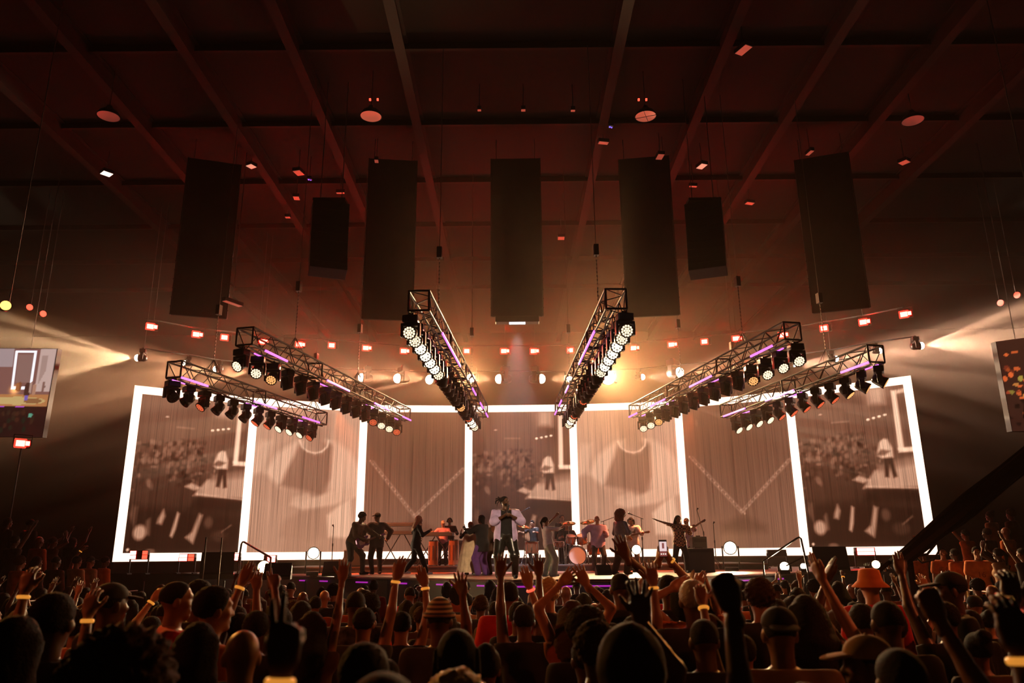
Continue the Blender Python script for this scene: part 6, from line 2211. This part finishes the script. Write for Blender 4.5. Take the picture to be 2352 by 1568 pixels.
# curved speaker arrays hanging either side, almost lost in the dark
M_arr = mat('array_black', (0.010, 0.010, 0.012), 0.6)
for (x, y, sgn, lab) in ((760, 470, 1, 'curved black speaker array hanging in the dark left of centre'), (1615, 470, -1, 'curved black speaker array hanging in the dark right of centre')):
    p = at_y(x, y, 19.5)
    r = empty('speaker_array', p, 0, lab, 'speaker', 'hanging speaker arrays')
    me = MB().bbox((0, 0, -0.12), (1.0, 0.45, 0.235), 0.02).mesh('cabinet', M_arr)
    q = Vector((0, 0, 0))
    th = 0.0
    for k in range(9):
        M = Matrix.Translation(q) @ Matrix.Rotation(sgn * 0.35, 4, 'Z') @ Matrix.Rotation(-th, 4, 'X')
        link('cabinet', me, r, mw=M)
        q = q + Matrix.Rotation(sgn * 0.35, 3, 'Z') @ (Matrix.Rotation(-th, 3, 'X') @ Vector((0, 0, -0.24)))
        th += 0.012 * k
    MB().box((0, 0, 0.06), (0.9, 0.5, 0.08)).build('fly_bar', M_truss, r)
    for s in (-1, 1):
        MB().tube((s * 0.3, 0, 0.1), (s * 0.3, 0, ZC - p.z - 0.02), 0.012, n=5).build('hanger', M_chain, r)

# ------------------------------------------------------------------ side picture screens
def side_screen(quad_px, depth, label, painter, nw=60, nh=60):
    """quad_px: TL, TR, BL, BR pixels, with depths"""
    c = [at_y(x, y, dd) for (x, y), dd in zip(quad_px, depth)]
    o = c[2]
    r = empty('side_screen', o, 0, label, 'screen')
    uu, vv = np.meshgrid(np.arange(nw + 1) / nw, np.arange(nh + 1) / nh)
    V = []
    for v, u in zip(vv.ravel(), uu.ravel()):
        V.append(tuple((c[2].lerp(c[3], u)).lerp(c[0].lerp(c[1], u), v) - o))
    k = (np.arange(nh)[:, None] * (nw + 1) + np.arange(nw)[None, :]).ravel()
    me = mesh_of('picture', V, np.stack([k, k + 1, k + nw + 2, k + nw + 1], 1), M_side)
    col = painter(uu.ravel(), vv.ravel())
    ca = me.color_attributes.new('picture', 'FLOAT_COLOR', 'POINT')
    ca.data.foreach_set('color', np.concatenate([col, np.ones((len(col), 1))], 1).astype(np.float32).ravel())
    link('picture', me, r)
    nrm = (c[3] - c[2]).cross(c[0] - c[2]).normalized()
    if nrm.y < 0:
        nrm = -nrm
    pts = [p - o for p in (c[2], c[3], c[1], c[0])]
    v = [p + nrm * 0.02 for p in pts] + [p + nrm * 0.2 for p in pts]
    m = MB()
    m.add(v, [(0, 1, 2, 3), (7, 6, 5, 4), (0, 4, 5, 1), (1, 5, 6, 2), (2, 6, 7, 3), (3, 7, 4, 0)])
    m.build('cabinet', M_black, r)
    for s in (0.2, 0.8):
        t = c[0].lerp(c[1], s) - o
        MB().tube(t + nrm * 0.1, Vector((t.x + nrm.x * 0.1, t.y + nrm.y * 0.1, ZC - o.z - 0.02)), 0.012, n=5).build('hanger', M_chain, r)
    return r


M_side = bpy.data.materials.new('side_picture')
M_side.use_nodes = True
_nt = M_side.node_tree
_bs = _nt.nodes['Principled BSDF']
_bs.inputs['Base Color'].default_value = (0.01, 0.01, 0.01, 1)
_at = _nt.nodes.new('ShaderNodeAttribute')
_at.attribute_name = 'picture'
_nt.links.new(_at.outputs['Color'], _bs.inputs['Emission Color'])
_bs.inputs['Emission Strength'].default_value = 1.0
M_side.cycles.emission_sampling = 'NONE'


def box_w(u, v, u0, u1, v0, v1):
    return ((u > u0) & (u < u1) & (v > v0) & (v < v1)).astype(float)[:, None]


def left_picture(u, v):
    u = (u - 0.585) / 0.415
    c = np.zeros((len(u), 3)) + np.array([0.02, 0.006, 0.005])
    up = box_w(u, v, 0, 1, 0.34, 1)
    c = c * (1 - up) + up * np.array([0.20, 0.085, 0.07])

    def put(w, col, o=1.0):
        nonlocal c
        c = c * (1 - w * o) + w * o * np.array(col)
    put(box_w(u, v, 0.72, 1, 0.5, 1), (0.52, 0.36, 0.32))
    put(((v - 0.5 > (u - 0.72) * 1.6) & (u > 0.76) & (u < 0.86) & (v < 0.92) & (v > 0.5)).astype(float)[:, None], (0.30, 0.18, 0.15), 0.7)
    put(box_w(u, v, 0.36, 0.62, 0.60, 0.93), (0.24, 0.13, 0.11))
    for (a, b, d, e) in ((0.31, 0.345, 0.55, 0.96), (0.62, 0.66, 0.60, 0.96), (0.31, 0.56, 0.53, 0.56), (0.31, 0.66, 0.945, 0.975)):
        put(box_w(u, v, a, b, d, e), (1.2, 1.15, 1.25))
    put(box_w(u, v, 0.0, 0.28, 0.78, 1.0), (0.42, 0.33, 0.34), 0.7)
    put(box_w(u, v, 0, 1, 0.34, 0.47), (0.42, 0.17, 0.06))
    put(((np.hypot((u - 0.45) / 0.5, (v - 0.40) / 0.045) < 1)).astype(float)[:, None], (0.55, 0.40, 0.16), 0.8)
    put(((np.hypot((u - 0.72) / 0.16, (v - 0.40) / 0.03) < 1)).astype(float)[:, None], (0.22, 0.08, 0.03), 0.9)
    g = np.exp(-((u - 0.37) ** 2 / 0.004 + (v - 0.52) ** 2 / 0.0016))[:, None]
    c = c + g * np.array([1.4, 0.6, 0.16])
    for (x, w, y0, y1, col) in ((0.60, 0.06, 0.44, 0.61, (0.06, 0.02, 0.015)), (0.72, 0.035, 0.46, 0.60, (0.4, 0.2, 0.13)), (0.46, 0.03, 0.5, 0.62, (0.22, 0.07, 0.03)), (0.87, 0.03, 0.5, 0.62, (0.2, 0.1, 0.08)), (0.42, 0.03, 0.5, 0.61, (0.35, 0.12, 0.04)), (0.65, 0.02, 0.48, 0.62, (0.4, 0.25, 0.2))):
        put(box_w(u, v, x - w, x + w, y0, y1) * (np.hypot((u - x) / w, (v - (y0 + y1) / 2) / ((y1 - y0) / 2)) < 1)[:, None], col)
    put(box_w(u, v, 0.57, 0.63, 0.405, 0.46), (0.16, 0.10, 0.4))
    for (a, b) in ((0.0, 0.22), (0.42, 0.58)):
        put(box_w(u, v, a, b, 0.325, 0.337), (0.4, 0.06, 0.55))
    r = np.random.default_rng(2)
    for _ in range(16):
        x, y = r.uniform(0.05, 0.9), r.uniform(0.06, 0.28)
        put(((np.hypot((u - x) / 0.035, (v - y) / 0.03) < 1)).astype(float)[:, None], (0.06 * r.random(), 0.015, 0.008), 0.8)
    put(((np.hypot((u - 0.72) / 0.04, (v - 0.24) / 0.025) < 1)).astype(float)[:, None], (0.10, 0.30, 0.20))
    return c


def right_picture(u, v):
    c = np.zeros((len(u), 3)) + np.array([0.035, 0.010, 0.006])
    r = np.random.default_rng(8)
    for _ in range(150):
        x, y = r.uniform(0.0, 1.0), np.clip(r.normal(0.45, 0.2), 0.02, 0.86)
        w = (np.hypot((u - x) / r.uniform(0.012, 0.035), (v - y) / r.uniform(0.010, 0.03)) < 1).astype(float)[:, None]
        col = [(0.75, 0.13, 0.03), (0.9, 0.32, 0.07), (0.5, 0.36, 0.06), (0.35, 0.05, 0.02), (0.02, 0.006, 0.004)][r.integers(0, 5)]
        c = c * (1 - w) + w * np.array(col) * r.uniform(0.4, 1.0)
    return c


side_screen([(-190, 798), (132, 800), (-190, 1000), (96, 1004)], (25, 24, 25, 24), 'picture screen at the far left edge relaying the stage', left_picture, 120, 90)
side_screen([(2288, 784), (2530, 752), (2326, 990), (2530, 990)], (23, 24, 23, 24), 'picture screen at the far right edge relaying the orange-lit crowd', right_picture, 80, 80)

# side lamps
def small_lamp(px, py, d, label, m, s=0.2, rot=0.4):
    p = at_y(px, py, d)
    r = empty('side_lamp', p, 0, label, 'stage light', 'lamps at the sides of the hall')
    MB().lathe([(0.0, 0.2), (0.09, 0.2), (s, 0.02), (s, 0.0), (s * 0.9, 0.0), (0.0, 0.02)], 16, Matrix.Rotation(-PI / 2, 4, 'X') @ Matrix.Translation((0, 0, -0.05)), False).build('housing', M_blackmetal, r, rot=(0, 0, rot))
    MB().lathe([(0.0, 0.0), (s * 0.85, 0.0), (s * 0.85, 0.02), (0.0, 0.03)], 16, Matrix.Rotation(-PI / 2, 4, 'X') @ Matrix.Translation((0, 0, -0.075))).build('lens', m, r, rot=(0, 0, rot))
    MB().tube((0, 0.1, 0.1), (0, 0.1, ZC - p.z - 0.02), 0.012, n=5).build('hanger', M_chain, r)
    return r, p


small_lamp(66, 706, 26, 'small red side lamp at far left, first', M_reddim, 0.13, 1.0)
small_lamp(97, 721, 26, 'small red side lamp at far left, second', M_reddim, 0.13, 1.0)
small_lamp(2300, 696, 26, 'small red side lamp at far right, lower', M_reddim, 0.13, -1.0)
small_lamp(2338, 678, 26, 'small red side lamp at far right, upper', M_reddim, 0.13, -1.0)
M_orange = mat('orange_lens', (0.4, 0.2, 0.05), 0.3, emit=(1.0, 0.50, 0.10), es=3.0)
rl, pl = small_lamp(12, 703, 15.5, 'orange spotlight at the far left edge shining down into the hall', M_orange, 0.12, 0.7)
spot('beam', pl + Vector((0.12, 0.1, -0.05)), Vector((-3.0, 9.0, 1.4)), 3000, (1.0, 0.42, 0.08), 0.75, 0.5, 0.06, rl)
rr_, pr_ = small_lamp(2420, 690, 15.0, 'orange spotlight at the right side of the hall, just out of frame', M_orange, 0.12, -0.7)
spot('beam', pr_ + Vector((-0.12, 0.1, -0.05)), Vector((3.2, 8.0, 1.4)), 2000, (1.0, 0.38, 0.08), 0.8, 0.5, 0.06, rr_)
for sgn_, lab_ in ((-1, 'added red-orange crowd fill on the left, out of frame'), (1, 'added red-orange crowd fill on the right, out of frame')):
    rr2 = empty('added_crowd_fill', (sgn_ * 12.5, 2.5, 7.5), 0, lab_, 'stage light', 'added crowd fills beside the hall')
    MB().tube((0, 0, 0), (-sgn_ * 0.25, 0.12, -0.15), 0.12, 0.15, 16).build('housing', M_blackmetal, rr2)
    MB().tube((0, 0, 0), (0, 0, ZC - 7.52), 0.012, n=5).build('hanger', M_chain, rr2)
    spot('beam', Vector((sgn_ * 12.2, 2.65, 7.32)), Vector((sgn_ * 2.6, 8.0, 1.4)), 1500, (1.0, 0.18, 0.05), 0.75, 0.7, 0.1, rr2)  # unseen fill added to show the backs of the crowd in red
# red flood on a post below the left picture screen
p = at_y(52, 1018, 22.0)
r = red_strobe(p, 0, 'red flood light under the left picture screen', None)
MB().tube((0, 0.09, -0.15), (0, 0.09, -p.z), 0.03).build('post', M_blackmetal, r)
# follow spot on the singer and an added band wash, from behind the camera
fs = empty('follow_spot', (1.5, -6.0, 9.5), 0, 'follow spot on the balcony behind the audience', 'stage light')
MB().tube((0, 0, 0), (0, 0.6, -0.25), 0.14, 0.16, 16).build('barrel', M_blackmetal, fs)
MB().tube((0, 0, 0), (0, 0, -9.5), 0.03).build('post', M_blackmetal, fs)
tgt = on_stage(1161, 17.3)
spot('beam', Vector((1.5, -5.3, 9.2)), Vector((tgt.x, tgt.y, STAGE_Z + 1.15)), 17000, (1.0, 0.70, 0.40), 0.085, 0.4, 0.08, fs)
spot('beam', Vector((1.5, -5.3, 9.2)), Vector((1.0, 21, STAGE_Z + 1.0)), 1000, (1.0, 0.78, 0.86), 0.42, 0.6, 0.15, fs)  # wide front wash added to keep the performers from going to silhouette

# ------------------------------------------------------------------ camera crane at the right
cr = empty('camera_crane', (9.0, 10.5, 0), 0, 'long black camera crane arm rising to the right over the crowd', 'crane')
O = Vector((9.0, 10.5, 0))
DC = 10.5


def Q(x, y, d=DC):
    return at_y(x, y, d) - O


MB().path([Q(2052, 1300), Q(2100, 1262), Q(2190, 1190), Q(2300, 1098), Q(2420, 1000), Q(2950, 560)], [0.10, 0.105, 0.115, 0.125, 0.13, 0.13], 10).build('boom', M_blackmetal, cr)
MB().path([Q(2012, 1316), Q(2060, 1277), Q(2165, 1180), Q(2215, 1136), Q(2300, 1072), Q(2420, 975), Q(2950, 530)], 0.028, 8).build('upper_rod', M_blackmetal, cr)
for (a, b) in (((2060, 1277), (2072, 1284)), ((2113, 1226), (2127, 1240)), ((2165, 1180), (2180, 1196)), ((2200, 1148), (2212, 1170)), ((2262, 1100), (2276, 1120))):
    MB().tube(Q(*a), Q(*b), 0.03).build('clamp', M_blackmetal, cr)
MB().path([Q(2090, 1280), Q(2130, 1272), Q(2160, 1235), Q(2215, 1200), Q(2280, 1145), Q(2352, 1080), Q(2420, 1030), Q(2940, 580)], 0.018, 6).build('cable', M_cable, cr)
MB().path([Q(2175, 1225), Q(2240, 1180), Q(2300, 1128), Q(2420, 1030), Q(2940, 585)], 0.022, 6).build('lower_rod', M_rail, cr)
MB().path([Q(2100, 1275), Q(2118, 1292), Q(2145, 1285), Q(2165, 1250)], 0.014, 6).build('cable', M_cable, cr)
hd_ = Q(2950, 575)
MB().bbox(hd_ + Vector((0.1, 0, -0.3)), (0.3, 0.5, 0.32), 0.03).build('camera_head', M_blackmetal, cr)
pv = Q(2085, 1280)
MB().tube((pv.x, pv.y, 0.05), (pv.x, pv.y, pv.z), 0.06).build('column', M_blackmetal, cr)
for k in range(3):
    t = 2 * PI * k / 3
    MB().tube((pv.x, pv.y, 0.5), (pv.x + 0.55 * math.cos(t), pv.y + 0.55 * math.sin(t), 0.03), 0.03).build('leg', M_blackmetal, cr)
for (x, y) in ((2032, 1298), (2040, 1292)):
    MB().tube(Q(x, y), Q(x + 2, y + 14), 0.02).build('pin', M_chrome, cr)

# ------------------------------------------------------------------ side stands with people
M_step = mat('stand_step', (0.03, 0.026, 0.025), 0.7)
for sgn, lab in ((-1, 'dark stepped stand at the left side of the hall'), (1, 'dark stepped stand at the right side of the hall')):
    r = empty('side_stand', (sgn * 11.5, 15.5, 0), 0, lab, 'stand')
    for k, z in enumerate((0.5, 0.95, 1.4)):
        x0 = 9.35 + k * 1.05
        x1 = x0 + 1.05 if k < 2 else 17.0
        MB().bbox((sgn * ((x0 + x1) / 2 - 11.5), 0, z / 2), (x1 - x0, 11.0, z), 0.01).build('step', M_step, r)
    MB().tube((sgn * (9.4 - 11.5), -4.4, 1.35), (sgn * (9.4 - 11.5), 4.4, 1.35), 0.02).build('front_rail', M_rail, r)
    for y in np.linspace(-4.4, 4.4, 7):
        MB().tube((sgn * (9.4 - 11.5), y, 0.5), (sgn * (9.4 - 11.5), y, 1.35), 0.016).build('rail_post', M_rail, r)
def tee_person(label, px, d, z, text, y0):
    x = ray(px, 1250)
    d = 9.85 / (x.x / x.y)
    loc = Vector((9.85, d, z))
    OCC.append((9.85, d))
    root, wr, HM = person(label, loc, PI - 0.35, 1.72, 1.05, False, 'tan', 'short', 'black', 'orange', 'short', 'black', 'black', cell=0.022, loose=0.022, toplen=0.06, name='audience_member', group=None)
    tx = bpy.data.curves.new('tee_print', 'FONT')
    tx.body = text
    tx.size = 0.16
    tx.extrude = 0.002
    tx.align_x = 'CENTER'
    o = link('tee_print', tx, root, (0, 0.150, y0), (PI / 2, 0, PI))
    tx.materials.append(CL['rust'])
    bpy.context.view_layer.update()
    me = bpy.data.meshes.new_from_object(o.evaluated_get(bpy.context.evaluated_depsgraph_get()))
    bpy.data.objects.remove(o)
    o = link('tee_print', me, root, (0, 0.150, y0), (PI / 2, 0, PI))
    return root


tee_person('person in orange tee with lettering on the chest by the right stand', 2162, 16.0, 0.5, 'GAP', 1.18)
tee_person('person in orange jersey numbered 16 on the right stand', 2240, 15.9, 0.5, '16', 1.10)

SIDE = [(212, 17.0, 'cap', -0.5), (246, 16.8, 'short', -0.7), (182, 16.6, 'band', -0.4), (166, 18.2, 'both', -0.3), (88, 17.2, 'bald', -0.4), (62, 18.0, 'short', -0.4), (32, 16.8, 'rarm', -0.4), (8, 17.6, 'long', -0.5), (134, 17.8, 'crop', -0.4),
        (120, 16.2, 'clap', -0.5), (52, 15.2, 'curl', -0.5), (150, 15.0, 'bob', -0.5), (90, 14.4, 'long', -0.5), (20, 14.6, 'crop', -0.5),
        (2165, 17.0, 'clap', 0.5), (2190, 17.6, 'short', 0.6), (2222, 17.2, 'band', 0.5), (2236, 16.4, 'crop', 0.4), (2272, 17.6, 'short', 0.5), (2286, 18.2, 'bun', 0.5), (2290, 16.6, 'clap', 0.5), (2316, 17.4, 'bald', 0.6), (2345, 16.4, 'larm', 0.5), (2335, 18.4, 'curl', 0.5),
        (2205, 15.4, 'long', 0.5), (2255, 15.2, 'short', 0.4), (2300, 14.8, 'afro', 0.5), (2340, 14.4, 'cap', 0.5), (2140, 16.2, 'bob', 0.5), (2108, 17.2, 'rarm', 0.4)]
for i, (px, dd, nm, rz) in enumerate(SIDE):
    x = ray(px, 1250)
    ratio = abs(x.x / x.y)
    best = None
    for cx_, z in ((9.85, 0.5), (10.92, 0.95), (11.95, 1.4), (12.8, 1.4)):
        q = cx_ / ratio
        if 11.4 < q < 19.6 and free(math.copysign(cx_, x.x), q, 0.5) and (best is None or abs(q - dd) < abs(best[1] - dd)):
            best = (cx_, q, z)
    if best is None:
        continue
    cx_, dd, z = best
    xx = math.copysign(cx_, x.x)
    OCC.append((xx, dd))
    place(nm, (xx, dd, z), -abs(rz) if px < 1176 else abs(rz), 0.98, 'on the left side stand' if px < 1176 else 'on the right side stand', ['brown', 'rust', 'charcoal', 'tan', 'black', 'orange'])
